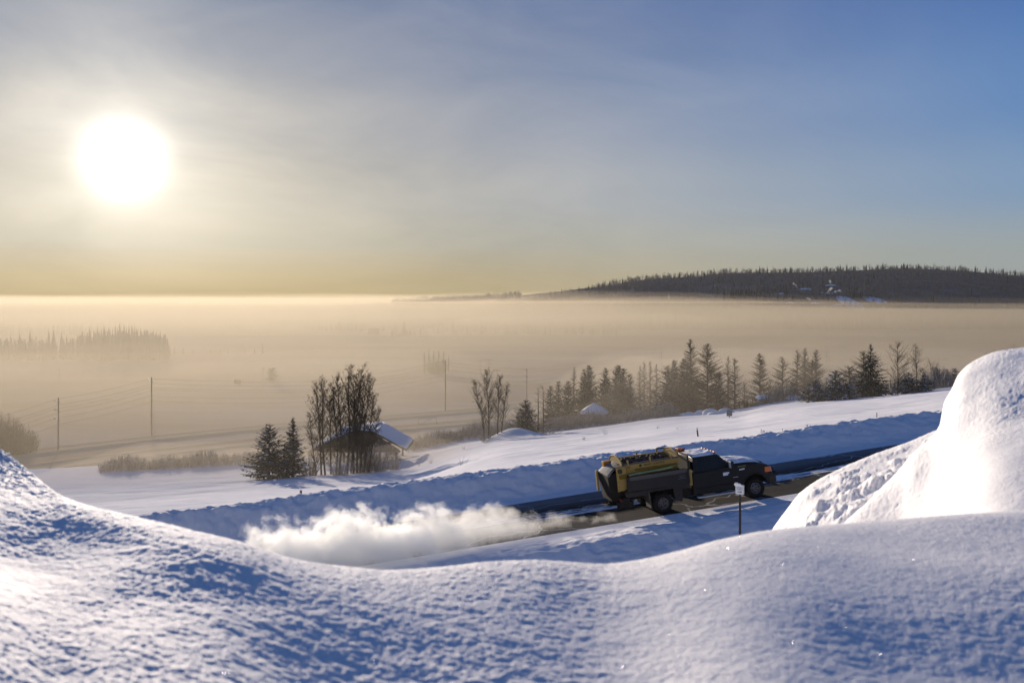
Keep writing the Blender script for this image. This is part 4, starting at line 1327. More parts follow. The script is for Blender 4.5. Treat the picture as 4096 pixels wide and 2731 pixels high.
for i, u in enumerate(sky_sp):
    D = 1735 + (500 if u < 1200 else 60 if u < 1400 else 0) * (1 - (u > 1250) * 0.6); x = xat(u, D); z = float(hill_z(x, D))
    small_spruce(x, D, z - 0.5, rh.uniform(6, 14), 'dark spruce spike on the skyline of the distant hill', G2, rh.uniform(.9, 1.3), i)
for i in range(150):
    u = rh.uniform(1660, 2010) if i < 115 else rh.uniform(1540, 2340); v = rh.uniform(640, 694) if i < 115 else rh.uniform(625, 700)
    if i < 115: v = max(v, 694 - (u - 1640) * 0.16)
    x, y, z = on_hill(u, v)
    if any(abs(u - a) < 15 and -2 < v - b_ < 12 for a, b_ in clear_spots): continue
    small_spruce(x, y, z - .5, rh.uniform(8, 15), 'dark spruce among the frosted trees on the hill slope', G2, rh.uniform(.8, 1.2), i)
# ------------------------------------------------------------------ the shelter
M['wood_dark'] = plain('wood_dark', (0.055, 0.04, 0.028), 0.8, var=0.35, scale=4)
M['wood_post'] = plain('wood_post', (0.12, 0.085, 0.055), 0.85, var=0.3, scale=7)
M['pole'] = plain('pole_wood', (0.085, 0.062, 0.045), 0.9, var=0.3, scale=2)
M['steel'] = plain('grey_steel', (0.25, 0.25, 0.26), 0.5, 0.6, var=0.15)
M['wall_grey'] = plain('wall_grey', (0.22, 0.21, 0.20), 0.8, var=0.2, scale=1)
M['black'] = plain('black_rubber', (0.012, 0.012, 0.012), 0.7, var=0.3, scale=20)


def slab_grid(mb, P, th, n=10, m=6, rnd=None, wob=0.0):
    """a soft slab over the quad P (4 corners, ccw from above), th thick, rounded off at its rim"""
    P = [Vector(p) for p in P]; top = []; bot = []
    for i in range(n + 1):
        for j in range(m + 1):
            a, b = i / n, j / m
            p = P[0] * (1 - a) * (1 - b) + P[1] * a * (1 - b) + P[2] * a * b + P[3] * (1 - a) * b
            e = min(a, 1 - a) * n; g = min(b, 1 - b) * m
            r = min(1, 0.35 + 0.65 * min(1, min(e, g)))
            w = wob * math.sin(a * 9 + b * 5) * math.sin(b * 7 + 1)
            top.append(p + Vector((0, 0, th * r + w * (r > .9)))); bot.append(p)
    f = []; k = m + 1; N = (n + 1) * k
    for i in range(n):
        for j in range(m):
            a = i * k + j
            f += [(a, a + k, a + k + 1, a + 1), (N + a, N + a + 1, N + a + k + 1, N + a + k)]
    for i in range(n):
        for j in (0, m):
            a = i * k + j; f.append((a, a + k, N + a + k, N + a))
    for j in range(m):
        for i in (0, n):
            a = i * k + j; f.append((a, a + 1, N + a + 1, N + a))
    mb.add(top + bot, f)


def shelter():
    D = 143.0
    x0, x1 = xat(733, D), xat(941, D); g = Hs(xat(840, D), D)
    zr, ze = zat(974, D), zat(1019, D)            # ridge and eave
    root = empty('picnic_shelter', (0, 0, 0), 0, 'open picnic shelter with a thick snow blanket on its hipped roof, behind the aspens', 'shelter')
    xa, xb = xat(800, D), xat(868, D); ya, yb = D - 4.6, D + 5.4; ym = D + 0.4
    V = lambda *p: Vector(p)
    A, B, C_ = V(xa, ym, zr - .3), V(xb, ya, zr - .42), V(xb, yb, zr - .42)
    F1, F2, G, E1, E2, Gb = V(x0, ya, ze), V(x0, yb, ze), V(xb, ya, ze), V(x1, ya, ze - .1), V(x1, yb, ze - .1), V(xb, yb, ze)
    mb = MB(); t = Vector((0, 0, -.24))
    v = [A, B, C_, F1, F2, G, E1, E2, Gb]
    f = [(3, 5, 1, 0), (4, 3, 0), (8, 4, 0, 2), (0, 1, 2), (1, 6, 7, 2)]
    mb.add(v + [p + t for p in v], f + [tuple(i + 9 for i in reversed(q)) for q in f] + [(1, 10, 15, 6), (6, 15, 16, 7), (7, 16, 11, 2), (3, 12, 14, 5), (4, 13, 12, 3)])
    mb.build('roof', M['wood_dark'], root)
    # dark triangle standing for the shade inside the open end, under the right-hand slope
    g_ = MB(); g_.add([V(xb, ya + .5, zr - .75), V(xb, ya + .5, ze - .3), V(x1 - .9, ya + .5, ze - .3)], [(0, 1, 2)]); g_.build('gable_shade', M['wood_dark'], root)
    sn = MB(); up = Vector((0, 0, 0.012))
    slab_grid(sn, [F1 + up, G + up, B + up, A + up], 0.22, 14, 8, wob=0.04)
    slab_grid(sn, [B + up, E1 + up, E2 + up, C_ + up], 0.30, 12, 10, wob=0.03)
    slab_grid(sn, [Gb + up, F2 + up, A + up, C_ + up], 0.22, 12, 8)
    slab_grid(sn, [F2 + up, F1 + up, A + up, A + up + Vector((0, .02, 0))], 0.25, 8, 8)
    slab_grid(sn, [A + up, B + up, C_ + up, C_ + up + Vector((-.02, 0, 0))], 0.25, 8, 8)
    sn.build('roof_snow', M['snow_thing'], root, smooth=True)
    fa = MB(); fa.box(x0, xb, ya - .06, ya - .01, ze - .30, ze - .01); fa.box(x1 + .01, x1 + .06, ya, yb, ze - .36, ze - .12); fa.tube([(xb, ya - .05, zr - .58), (x1, ya - .05, ze - .22)], .09, 4); fa.build('fascia', M['wood_post'], root)
    for px, py in ((x0 + 1.3, ya + .9), (xat(880, D), ya + .9), (x1 - 1.5, ya + .9), (x0 + 1.3, yb - .9), (xat(880, D), yb - .9), (x1 - 1.5, yb - .9), (xat(800, D), ya + .9), (xat(800, D), yb - .9)):
        b = MB(); z = Hs(px, py); b.box(px - .14, px + .14, py - .14, py + .14, z - .4, ze - .3); b.build('post', M['wood_post'], root, bevel=.02)
    b = MB(); b.box(x0 + .9, x1 - .9, ya + .8, ya + 1.0, ze - .62, ze - .34); b.build('beam', M['wood_dark'], root)
    b = MB(); b.box(x0 + .9, x1 - .9, yb - 1.0, yb - .8, ze - .62, ze - .34); b.build('beam', M['wood_dark'], root)
    # snow covered picnic table under the open end
    tx = xat(902, D); tz = Hs(tx, D - 1)
    t = empty('picnic_table', (tx, D - 1.0, tz), 0.2, 'snow topped picnic table under the open end of the shelter', 'table')
    m = MB(); m.box(-.9, .9, -.4, .4, .70, .76); m.build('table_top', M['wood_post'], t)
    for sy in (-.75, .75):
        m = MB(); m.box(-.9, .9, sy - .14, sy + .14, .42, .47); m.build('bench', M['wood_post'], t)
    for sx in (-.65, .65):
        m = MB(); m.tube([(sx, -.8, -.2), (sx, -.3, .7)], .05, 5); m.tube([(sx, .8, -.2), (sx, .3, .7)], .05, 5); m.tube([(sx, -.8, .4), (sx, .8, .4)], .045, 5); m.build('leg_frame', M['wood_post'], t)
    m = MB(); slab_grid(m, [(-.95, -.45, .765), (.95, -.45, .765), (.95, .45, .765), (-.95, .45, .765)], .35, 8, 5); m.build('snow_cap', M['snow_thing'], t, smooth=True)


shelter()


def pavilion():
    D = 192.0; cx = xat(1365, D); zp, ze = zat(925, D), zat(946, D); r = (xat(1398, D) - xat(1332, D)) / 2
    z = Hs(cx, D)
    root = empty('pavilion', (cx, D, z), 0, 'small pavilion under a pyramid of snow, in front of the tall dark pines', 'pavilion')
    n = 8; ze -= z; zp -= z
    m = MB(); ring = [(math.cos(6.283 * k / n) * r * .96, math.sin(6.283 * k / n) * r * .96) for k in range(n)]
    v = [(a, b, ze - .3) for a, b in ring] + [(0, 0, zp - .5)] + [(a, b, ze - .5) for a, b in ring]
    m.add(v, [(k, (k + 1) % n, n) for k in range(n)] + [(k, n + 1 + k, n + 1 + (k + 1) % n, (k + 1) % n) for k in range(n)] + [tuple(n + 1 + k for k in reversed(range(n)))])
    m.build('roof', M['wood_dark'], root)
    m = MB(); m.lathe([(ze - .28, r * .97), (ze - .05, r * 1.02), (ze + .12, r * .97), (ze + (zp - ze) * .45, r * .66), (ze + (zp - ze) * .8, r * .28), (zp, r * .06), (zp + .02, 0.001)], 28, 'z')
    m.build('roof_snow', M['snow_thing'], root, smooth=True)
    for k in range(n):
        a, b = ring[k]; m = MB(); m.box(a * .85 - .1, a * .85 + .1, b * .85 - .1, b * .85 + .1, -.5, ze - .4); m.build('post', M['wood_post'], root)


pavilion()


def hut(u, D, w, h, label, vtop):
    x = xat(u, D); z = zat(vtop, D) - h - .5
    r = empty('hut', (x, D, z), 0.15, label, 'hut')
    m = MB(); m.box(-w / 2, w / 2, -w * .35, w * .35, -1, h); m.build('wall', M['wall_grey'], r)
    m = MB(); slab_grid(m, [(-w * .58, -w * .45, h + .01), (w * .58, -w * .45, h + .01), (w * .58, w * .45, h + .01), (-w * .58, w * .45, h + .01)], .62, 10, 6); m.build('roof_snow', M['snow_thing'], r, smooth=True)
    m = MB(); m.box(-w * .12, w * .12, -w * .35 - .03, -w * .35 - .003, -.5, h * .8); m.build('door', M['wood_dark'], r)


hut(1754, 176, 2.1, 1.5, 'small hut with a rounded snow cap under the open airy larch', 909)
hut(1823, 172, 2.0, 1.4, 'small hut with a square snow cap just behind the snow rise', 910)


# ------------------------------------------------------------------ stakes, signs and small posts in the snow
def stake(u, D, h, label, w=0.07, snowcap=True, lean=0.0):
    x, y, z = at_pix(u, D)
    r = empty('marker_stake', (x, y, z), 0, label, 'stake')
    m = MB(); m.box(-w / 2, w / 2, -w / 2, w / 2, -.4, h); o = m.build('post', M['wood_post'], r, bevel=.008); r.rotation_euler = (0.0, lean, 0.3)
    if snowcap:
        m = MB(); m.lathe([(h + .002, w * .7), (h + .05, w * .95), (h + .11, w * .7), (h + .14, 0.001)], 10, 'z'); m.build('snow_cap', M['snow_thing'], r, smooth=True)


stake(691, 46.5, .32, 'short snow-capped wooden stake near the bank crest, before the spruces', .10)
stake(1603, 63, .42, 'tilting snow-capped stake in the open field above the truck', .08, lean=-.12)
stake(2014, 60, .32, 'thin bare stake near the crest of the far bank', .04, False)
stake(1797, 56, .18, 'tiny dry stalk stake on the far bank crest', .02, False)


def weeds(u, D, h, n, label, seed, r=0.25):
    x, y, z = at_pix(u, D); rnd = random.Random(seed); tb = TB()
    for i in range(n):
        a = rnd.uniform(0, 6.28); p = Vector((math.cos(a) * r * rnd.random(), math.sin(a) * r * rnd.random(), -.05)); d = Vector((rnd.uniform(-.5, .5), rnd.uniform(-.3, .3), 1)) * h * rnd.uniform(.5, 1)
        tb.rib([p, p + d * .5, p + d], .007, rnd)
        for k in range(3): tb.leaf(p + d * rnd.uniform(.5, 1), Vector((rnd.uniform(-1, 1), rnd.uniform(-1, 1), .5)) * .09, .014)
    o = tb.build('weeds', M['twig'], None); o.location = (x, y, z)
    tag(o, label, 'weeds', 'dry weeds poking out of the snow')


for a in [(1341, 88, .45, 10, 'dry weed tuft in the field beyond the mound', 1), (1390, 96, .8, 9, 'taller upright weed stalks above the truck box', 2), (1510, 104, .45, 6, 'small weed with a bent stalk high in the field', 3),
          (1558, 78, .35, 4, 'single curled stalk in the field above the cab', 4), (1060, 72, .9, 5, 'curled wire-like stalk in a hollow right of the shelter', 5), (1753, 56.5, .32, 9, 'dry weed clump on the crest of the far bank', 6),
          (1857, 58.5, .22, 6, 'low weed clump on the far bank crest farther along', 7), (990, 118, .8, 12, 'low twiggy weeds on the snow beyond the shelter post', 8), (962, 121, .6, 10, 'smaller weeds beside the twiggy ones near the shelter', 9),
          (1065, 132, .5, 9, 'weeds before the trio of aspens', 10), (520, 47, .22, 4, 'dry stalk on the bank crest', 11), (1300, 98, .2, 5, 'faint stubble poking through field snow', 12)]:
    weeds(*a)


def small_sign(u, D, h, w, hb, label, mat='wall_grey'):
    x, y, z = at_pix(u, D)
    r = empty('sign', (x, y, z), 0.1, label, 'sign')
    m = MB(); m.box(-.04, .04, -.04, .04, -.4, h); m.build('post', M['pole'], r)
    m = MB(); m.box(-w / 2, w / 2, -.075, -.045, h - hb, h); m.build('sign_board', M[mat], r, bevel=.01)


small_sign(1675, 120, 1.0, .7, .8, 'small square grey sign board low in the snow below the row of trees')
small_sign(1605, 176, 2.6, .5, .5, 'thin sign post standing in the brush below the tallest larch', 'wood_dark')
small_sign(1650, 178, 2.6, .5, .5, 'thin sign post in the brush beneath the small dark spruce', 'wood_dark')


def snow_lump(u, D, w, h, label):
    x, y, z = at_pix(u, D); m = MB()
    n = 14; v = []; f = []
    rnd = random.Random(int(u))
    for i in range(7):
        ph = i / 6 * math.pi / 2
        for k in range(n):
            a = 6.283 * k / n; q = 1 + rnd.uniform(-.06, .06)
            v.append((math.cos(a) * math.cos(ph) * w * q, math.sin(a) * math.cos(ph) * w * .7 * q, math.sin(ph) * h - .15))
    for i in range(6):
        for k in range(n): f.append((i * n + k, i * n + (k + 1) % n, (i + 1) * n + (k + 1) % n, (i + 1) * n + k))
    m.add(v, f); o = m.build('snow_covered_rock', M['snow_thing'], None, smooth=True); o.location = (x, y, z)
    tag(o, label, 'rock', 'snow covered rocks below the trees')


for a in [(1610, 171, 1.3, 1.1, 'rounded snow-buried rock below the wide larch'), (1632, 169, 1.5, 1.2, 'second snow-buried rock, beside the first below the wide larch'), (1668, 168, 1.6, 1.0, 'flatter snow-buried rock near the slim larches'),
          (1583, 172, 1.1, .9, 'smallest snow-buried rock at the end of the brush'), (1646, 160, 1.6, .5, 'low snow lump lying in front of the buried rocks')]:
    snow_lump(*a)


# ------------------------------------------------------------------ utility poles and wires
def pole(u, vtop, D, label, arms=(), r=.16, racks=0, z=None, group='utility poles across the valley'):
    x = xat(u, D); z = Hs(x, D) if z is None else z; h = zat(vtop, D) - z
    root = empty('utility_pole', (x, D, z), 0.5, label, 'pole', group)
    m = MB(); m.tube([(0, 0, -1), (0, 0, h)], [r, r * .65], 8); m.build('mast', M['pole'], root, smooth=True)
    for dz, w in arms:
        m = MB(); m.box(-w / 2, w / 2, -.07, .07, h - dz - .12, h - dz)
        for k in (-.92, -.5, .5, .92): m.tube([(k * w / 2, 0, h - dz), (k * w / 2, 0, h - dz + .28)], .06, 5)
        m.build('crossarm', M['pole'], root)
    for k in range(racks):
        m = MB(); zz = h - .8 - k * 1.9
        m.box(-.75, -.1, -.05, .05, zz, zz + .12); m.tube([(-.7, 0, zz + .1), (-.7, 0, zz + .5)], .09, 6); m.tube([(.1, 0, zz), (.32, 0, zz - .5)], .07, 5)
        m.build('insulator_bracket', M['steel'], root)
    return Vector((x, D, z + h))


GP = []
GP.append(pole(134, 913, 213, 'stubby pole with three brackets, nearest the large round thicket', racks=3, r=.2))
GP.append(pole(348, 866, 234, 'tall plain pole with a thin top out on the tan snow', r=.19, racks=1))
GP.append(pole(744, 872, 262, 'pole top showing through the aspen branches', racks=2))
GP.append(pole(1023, 827, 287, 'tall pole in front of the foggy aspen clump', r=.19, racks=1))
GP.append(pole(1210, 845, 322, 'pole with stacked insulator brackets above the lone spruce', racks=3))
GP.append(pole(1519, 807, 400, 'thin pole rising between the pale larches and the black spruces', racks=2, z=-32))
GP.append(pole(1898, 793, 500, 'tall thin pole beside the three slender larches', arms=((3.2, 2.4),), z=-32))
GP.append(pole(2218, 800, 640, 'faintest pole of the line, near the big snow mound', z=-32, r=.12))
for u, v, D, lab, w in [(136, 847, 400, 'faint T-topped pole far behind the stubby pole', 2.0), (604, 845, 385, 'T-topped pole standing beside the round leafless tree', 1.4), (1103, 827, 440, 'faint T-topped pole just past the foggy aspen clump', 3.2),
                        (1123, 825, 420, 'T-topped pole with double arms between foggy clump and insulator pole', 3.6), (1142, 848, 380, 'thin leaning T-topped pole beside the insulator pole', 3.4), (1904, 818, 470, 'shorter double-armed pole paired with the tall thin one', 3.4)]:
    pole(u, v, D, lab, arms=((.2, w),) + (((1.8, w * .8),) if 'double' in lab else ()), r=.11, z=-32)
pole(552, 866, 386, 'very short thin pole at the corner of the plain shed', r=.06, z=-32)

wm = plain('wire', (0.04, 0.035, 0.03), 0.6)
first = GP[0] + (GP[0] - GP[1]) * 0.9 + Vector((0, 0, -1)); lastp = GP[-1]
line = [first] + GP
drops = [(.3, -.5), (1.4, .6), (2.4, -.7), (2.9, .7), (4.4, -.6), (5.6, .3)]
for k, (dz, side) in enumerate(drops):
    m = MB()
    for i in range(len(line) - 1):
        a, b_ = line[i], line[i + 1]; off = Vector((side, -.3, -dz))
        pts = []
        for q in range(13):
            t = q / 12; p = a.lerp(b_, t) + off; p.z -= 0.45 * 4 * t * (1 - t); pts.append(p)
        m.tube(pts, .020, 4)
    o = m.build('power_line', wm, None)
    tag(o, 'power line strung between the utility poles, ' + ['the topmost strand', 'second strand from the top', 'third strand from the top', 'fourth strand from the top', 'second lowest strand', 'the lowest strand'][k], 'power line', 'power lines over the valley')

# shed on the plain
r = empty('shed', (xat(545, 385), 385, -32), 0.1, 'small dark box-shaped shed alone on the foggy plain', 'shed')
m = MB(); m.box(-1.1, 1.1, -.9, .9, -.3, 1.6); m.build('wall', M['wood_dark'], r)
m = MB(); m.box(-1.2, 1.2, -1.0, 1.0, 1.61, 1.75); m.build('roof', M['wood_dark'], r)
# low barrier frame beside the valley road
gx, gy = xat(982, 255), 255; gz = Hs(gx, gy)
r = empty('gate_frame', (gx, gy, gz), 0.15, 'thin pipe gate frame beside the foggy road', 'gate')
m = MB(); m.tube([(-2.3, 0, -.3), (-2.3, 0, 1.9), (2.3, 0, 1.9), (2.3, 0, -.3)], .06, 6); m.tube([(-2.3, 0, .2), (0, 0, 1.4), (1.2, 0, 1.7)], .05, 5); m.build('pipe_frame', M['steel'], r)

# valley roads and their banks
def valley_strip(name, pts, w, mat, label, h=0.06):
    S = []; n = 60
    for q in range(n + 1):
        t = q / n * (len(pts) - 1); i = min(int(t), len(pts) - 2); f_ = t - i
        u = pts[i][0] * (1 - f_) + pts[i + 1][0] * f_; D = pts[i][1] * (1 - f_) + pts[i + 1][1] * f_
        S.append((xat(u, D), D))
    prof = [(-w / 2 - 1.6, -.6), (-w / 2 - .7, h + .18), (-w / 2, h), (w / 2, h), (w / 2 + .7, h + .18), (w / 2 + 1.6, -.6)]
    v = []; f = []
    for i, (x, y) in enumerate(S):
        dx = S[min(i + 1, n)][0] - S[max(i - 1, 0)][0]; dy = S[min(i + 1, n)][1] - S[max(i - 1, 0)][1]; L = math.hypot(dx, dy)
        nx, ny = -dy / L, dx / L; z = max(Hs(x, y), -32.2)
        for o, zz in prof: v.append((x + nx * o, y + ny * o, z + .25 + zz))
    k = len(prof)
    for i in range(n):
        for j in range(k - 1): f.append((i * k + j, i * k + j + 1, (i + 1) * k + j + 1, (i + 1) * k + j))
    o = mesh_obj(name, v, f, mat, smooth=True); tag(o, label, kind='structure')


vr = snow_mat('packed_snow', 3, .02, .4, .05, (0.60, 0.50, 0.36), spec=0.0)  # valley floor tan again, haze warmth put into the colour
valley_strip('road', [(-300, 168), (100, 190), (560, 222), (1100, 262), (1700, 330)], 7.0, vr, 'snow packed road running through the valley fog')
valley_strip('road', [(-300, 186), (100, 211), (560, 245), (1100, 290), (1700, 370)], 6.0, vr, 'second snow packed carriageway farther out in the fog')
# raised highway embankment with street lamps
v = []; f = []
for i in range(60):
    u = 380 + i * 30; D = 812; x = xat(u, D)
    for o, zz in ((-16, -.3), (-6, 3.0), (6, 3.0), (16, -.3)): v.append((x, D + o, -32 + zz))
for i in range(59):
    for j in range(3): f.append((i * 4 + j, i * 4 + j + 1, i * 4 + j + 5, i * 4 + j + 4))
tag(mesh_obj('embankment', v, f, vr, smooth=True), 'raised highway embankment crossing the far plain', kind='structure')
lp = None
for i, (u, vt) in enumerate([(466, 757), (510, 754), (573, 757), (614, 753), (680, 756), (731, 756), (752, 771), (790, 759), (827, 758), (904, 760), (938, 764), (962, 763), (1016, 765), (1046, 766)]):
    D = 812; x = xat(u, D); h = zat(vt, D) + 29
    if lp is None:
        lp = empty('street_lamp', (x, D, -29.1), 0, '', 'street lamp', 'street lamps along the far highway')
        m = MB(); m.tube([(0, 0, -.5), (0, 0, 9), (.3, 0, 10), (1.0, 0, 10.5), (2.6, 0, 10.7)], [.22, .16, .14, .12, .1], 6); m.build('lamp_post', M['steel'], lp)
        m = MB(); m.box(2.3, 3.5, -.25, .25, 10.6, 10.85); m.build('lamp_head', M['steel'], lp)
        o = lp
    else: o = copy_tree(lp)
    o.location = (x, D, -29.1); o.scale = (1, 1, h / 10.8); o['label'] = 'faint curved street lamp on the far highway embankment'
r = empty('billboard', (xat(858, 830), 830, -32), 0, 'small dark billboard on twin legs beside the big far spruce', 'billboard')
m = MB(); m.box(-4.6, 4.6, -.2, .2, 3.8, 8.6); m.build('sign_board', M['wood_dark'], r)
for s_ in (-1, 1):
    m = MB(); m.box(s_ * 1.3 - .2, s_ * 1.3 + .2, -.15, .15, 0, 3.8); m.build('leg', M['wood_dark'], r)

# ------------------------------------------------------------------ houses on the hill
M['house'] = plain('house_wall', (0.14, 0.12, 0.11), 0.8, var=0.2, scale=.5)
M['glass_dark'] = plain('window_glass', (0.03, 0.035, 0.045), 0.15, var=.1)


def house(u, v, w, d, h, label, rz=0.0, tall=0.9):
    x, y, z = on_hill(u, v)
    r = empty('house', (x, y, z - 1), rz, label, 'house', None)
    m = MB(); m.box(-w / 2, w / 2, -d / 2, d / 2, -3, h + 1); m.prism([(-w / 2, h + 1), (w / 2, h + 1), (0, h + 1)], -d / 2, d / 2) if 0 else None
    m.build('wall', M['house'], r)
    rh_ = d * .32 * tall
    m = MB(); e = 1.0; b = h + 1.02
    P = [(-w / 2 - e, -d / 2 - e, b), (w / 2 + e, -d / 2 - e, b), (w / 2 + e, d / 2 + e, b), (-w / 2 - e, d / 2 + e, b), (-w / 2 + d * .25, 0, b + rh_), (w / 2 - d * .25, 0, b + rh_)]
    m.add(P, [(0, 1, 5, 4), (1, 2, 5), (2, 3, 4, 5), (3, 0, 4), (3, 2, 1, 0)]); m.build('roof', M['snow_thing'], r)
    for k in range(3):
        m = MB(); cx = (-.3 + .3 * k) * w; m.box(cx - .7, cx + .7, -d / 2 - .08, -d / 2 - .01, h * .35, h * .35 + 1.6); m.build('window', M['glass_dark'], r)
    m = MB(); m.box(w * .15, w * .15 + .9, 0.2, 1.1, b + rh_ * .5, b + rh_ + 1.2); m.build('chimney', M['house'], r)
    m = MB(); m.box(-w / 2 - 1, w / 2 - w * .2, -d / 2 - 3.2, -d / 2 - .1, .9, 1.3); m.build('deck_snow', M['snow_thing'], r)
    return x, y, z + h + rh_ + 1


H1 = house(1850, 670, 17, 9, 3.0, 'long single-storey house with a broad snowy roof on the hill slope')
H2 = house(1908, 663, 12, 9, 4.5, 'highest house of the hillside group, smoke rising from its roof', .3)
H3 = house(1924, 706, 11, 8, 2.0, 'low house with a pale roof just above the fog edge', .2)
H4 = house(1984, 702, 13, 8, 2.0, 'flat-roofed looking house beside a snowy clearing above the fog', -.2, .4)
H5 = house(1872, 702, 9, 8, 2.5, 'small gabled house sending up the bent smoke plume', .5)
H6 = house(1797, 680, 12, 8, 2.5, 'small house with a snowy roof among black spruces', -.4)
H7 = house(1926, 674, 9, 7, 2.5, 'house with a steaming bright roof just below the highest one', .1)
H8 = house(1815, 700, 8, 7, 2.0, 'half-hidden house at the fog edge under thin steam', .2)


def clearing(u, v, w, d, label):
    x, y, z = on_hill(u, v); m = MB(); n = 18; v_ = []; f = []
    for i in range(n):
        for j in range(n):
            a, b = i / (n - 1) * 2 - 1, j / (n - 1) * 2 - 1
            px, py = x + a * w / 2 * (1 - .25 * b * b), y + b * d / 2 * (1 - .3 * a * a)
            v_.append((px, py, float(hill_z(px, py)) + 1.2))
    for i in range(n - 1):
        for j in range(n - 1): f.append((i * n + j, (i + 1) * n + j, (i + 1) * n + j + 1, i * n + j + 1))
    m.add(v_, f); tag(m.build('snow_clearing', M['snow_thing'], None, smooth=True), label, kind='structure')


clearing(1952, 697, 22, 90, 'open snowy clearing between the houses'); clearing(1898, 674, 14, 40, 'snowy yard below the highest house'); clearing(2008, 690, 26, 60, 'snowy slope above the fog beside the flat roof')


def smoke_mat(dens, col=(0.92, 0.92, 0.92), scale=1.0, aniso=0.3):
    m = bpy.data.materials.new('smoke'); m.use_nodes = True; t = m.node_tree; t.nodes.remove(t.nodes['Principled BSDF'])
    pv = t.nodes.new('ShaderNodeVolumePrincipled'); pv.inputs['Color'].default_value = (*col, 1); pv.inputs['Density'].default_value = dens; pv.inputs['Anisotropy'].default_value = aniso
    t.links.new(pv.outputs[0], t.nodes['Material Output'].inputs['Volume']); return m


SM = smoke_mat(0.10)


def plume(p0, p1, r0, r1, label, seed):
    rnd = random.Random(seed); m = MB(); p0, p1 = Vector(p0), Vector(p1); n = 7
    bm = bmesh.new()
    for i in range(n):
        t = i / (n - 1); c_ = p0.lerp(p1, t) + Vector((rnd.uniform(-.4, .4), 0, rnd.uniform(-.3, .3))) * r1 * t; r = 0.7 * (r0 + (r1 - r0) * t)
        bmesh.ops.create_icosphere(bm, subdivisions=2, radius=r * rnd.uniform(.8, 1.15), matrix=Matrix.Translation(c_))
    me = bpy.data.meshes.new('smoke_plume'); bm.to_mesh(me); bm.free(); me.materials.append(SM)
    o = bpy.data.objects.new('smoke_plume', me); COL.objects.link(o)
    md = o.modifiers.new('r', 'REMESH'); md.mode = 'VOXEL'; md.voxel_size = max(.25, r0 * .45)
    tag(o, label, kind='stuff')


def P_(u, v, y): return (xat(u, y), y, zat(v, y))


for (a, b, r0, r1, lab) in [((1869, 697), (1860, 687), .5, 1.6, 'lower bend of chimney smoke above the small gabled house'), ((1860, 687), (1854, 685), 1.2, 1.9, 'drifting head of the bent chimney smoke'),
                            ((1909, 651), (1906, 645), .8, 2.2, 'pale smoke puff over the highest house'), ((1833, 662), (1824, 651), .6, 2.0, 'slanting smoke wisp left of the long house roof'),
                            ((1901, 670), (1910, 663), 1.2, 2.6, 'steam drifting between the two upper houses'), ((1923, 668), (1931, 666), 1.0, 1.8, 'steam over the bright roof'),
                            ((1815, 697), (1814, 684), .6, 1.4, 'thin rising steam at the fog edge'), ((1537, 688), (1536, 680), .7, 1.7, 'thin steam at the foot of the hill above the fog')]:
    yy = 1330 if a[0] > 1600 else 1250
    plume(P_(*a, yy), P_(*b, yy), r0, r1, lab, int(a[0]))
# ------------------------------------------------------------------ the spreader truck
def paint(name, col, rough=0.4, dirt=(0.10, 0.09, 0.08), amt=0.6, metal=0.0, coat=0.0):
    m, nt, b = node_mat(name); v = objco(nt)
    n1 = noise(nt, 2.5, 6, 0.65, v); n2 = noise(nt, 18, 4, 0.6, v)
    sp = nt.nodes.new('ShaderNodeSeparateXYZ'); nt.links.new(v, sp.inputs[0])
    low = math_n(nt, 'MULTIPLY', math_n(nt, 'SUBTRACT', 1.5, sp.outputs[2]), 0.45, clamp=True)     # road dust thickens toward the sills
    k = math_n(nt, 'MULTIPLY', ramp(nt, math_n(nt, 'ADD', math_n(nt, 'MULTIPLY', n1, 0.8), math_n(nt, 'MULTIPLY', n2, 0.2)), [(0.35, 0.15), (0.65, 1.0)]), math_n(nt, 'ADD', 0.25, low))
    c = mixc(nt, math_n(nt, 'MULTIPLY', k, amt, clamp=True), mixc(nt, n2, tuple(x * .85 for x in col), col), dirt)
    nt.links.new(c, b.inputs['Base Color'])
    r = math_n(nt, 'ADD', rough, math_n(nt, 'MULTIPLY', k, 0.35), clamp=True); nt.links.new(r, b.inputs['Roughness'])
    b.inputs['Specular IOR Level'].default_value = 0.28
    b.inputs['Metallic'].default_value = metal; b.inputs['Coat Weight'].default_value = coat; b.inputs['Coat Roughness'].default_value = 0.3
    return m


T = {}
T['body'] = paint('black_paint', (0.008, 0.008, 0.009), 0.4, (0.026, 0.023, 0.019), 0.75)
T['yellow'] = paint('yellow_paint', (0.37, 0.25, 0.068), 0.6, (0.15, 0.105, 0.04), 0.7)
T['olive'] = paint('dark_olive', (0.15, 0.10, 0.004), 0.5, (0.07, 0.05, 0.01), 0.5)
T['amberbox'] = paint('amber_box', (0.42, 0.19, 0.02), 0.6, (0.15, 0.1, 0.05), 0.5)
T['bed'] = paint('bed_steel', (0.022, 0.020, 0.020), 0.6, (0.055, 0.048, 0.042), 0.9)
T['bedlight'] = paint('bed_band', (0.10, 0.088, 0.082), 0.6, (0.06, 0.052, 0.047), 0.6)
T['under'] = paint('underbody', (0.010, 0.009, 0.008), 0.8, (0.028, 0.023, 0.018), 0.8)
T['rubber'] = paint('tyre_rubber', (0.010, 0.009, 0.009), 0.85, (0.026, 0.023, 0.02), 0.6, coat=0)
T['rim'] = paint('wheel_steel', (0.16, 0.16, 0.165), 0.5, (0.07, 0.066, 0.062), 0.7, 0.2)
T['chrome'] = paint('step_metal', (0.50, 0.52, 0.55), 0.5, (0.2, 0.2, 0.2), 0.4, 0.2)
T['glass'] = plain('cab_glass', (0.014, 0.018, 0.017), 0.2, var=.2)
T['glass'].node_tree.nodes['Principled BSDF'].inputs['Specular IOR Level'].default_value = 0.25
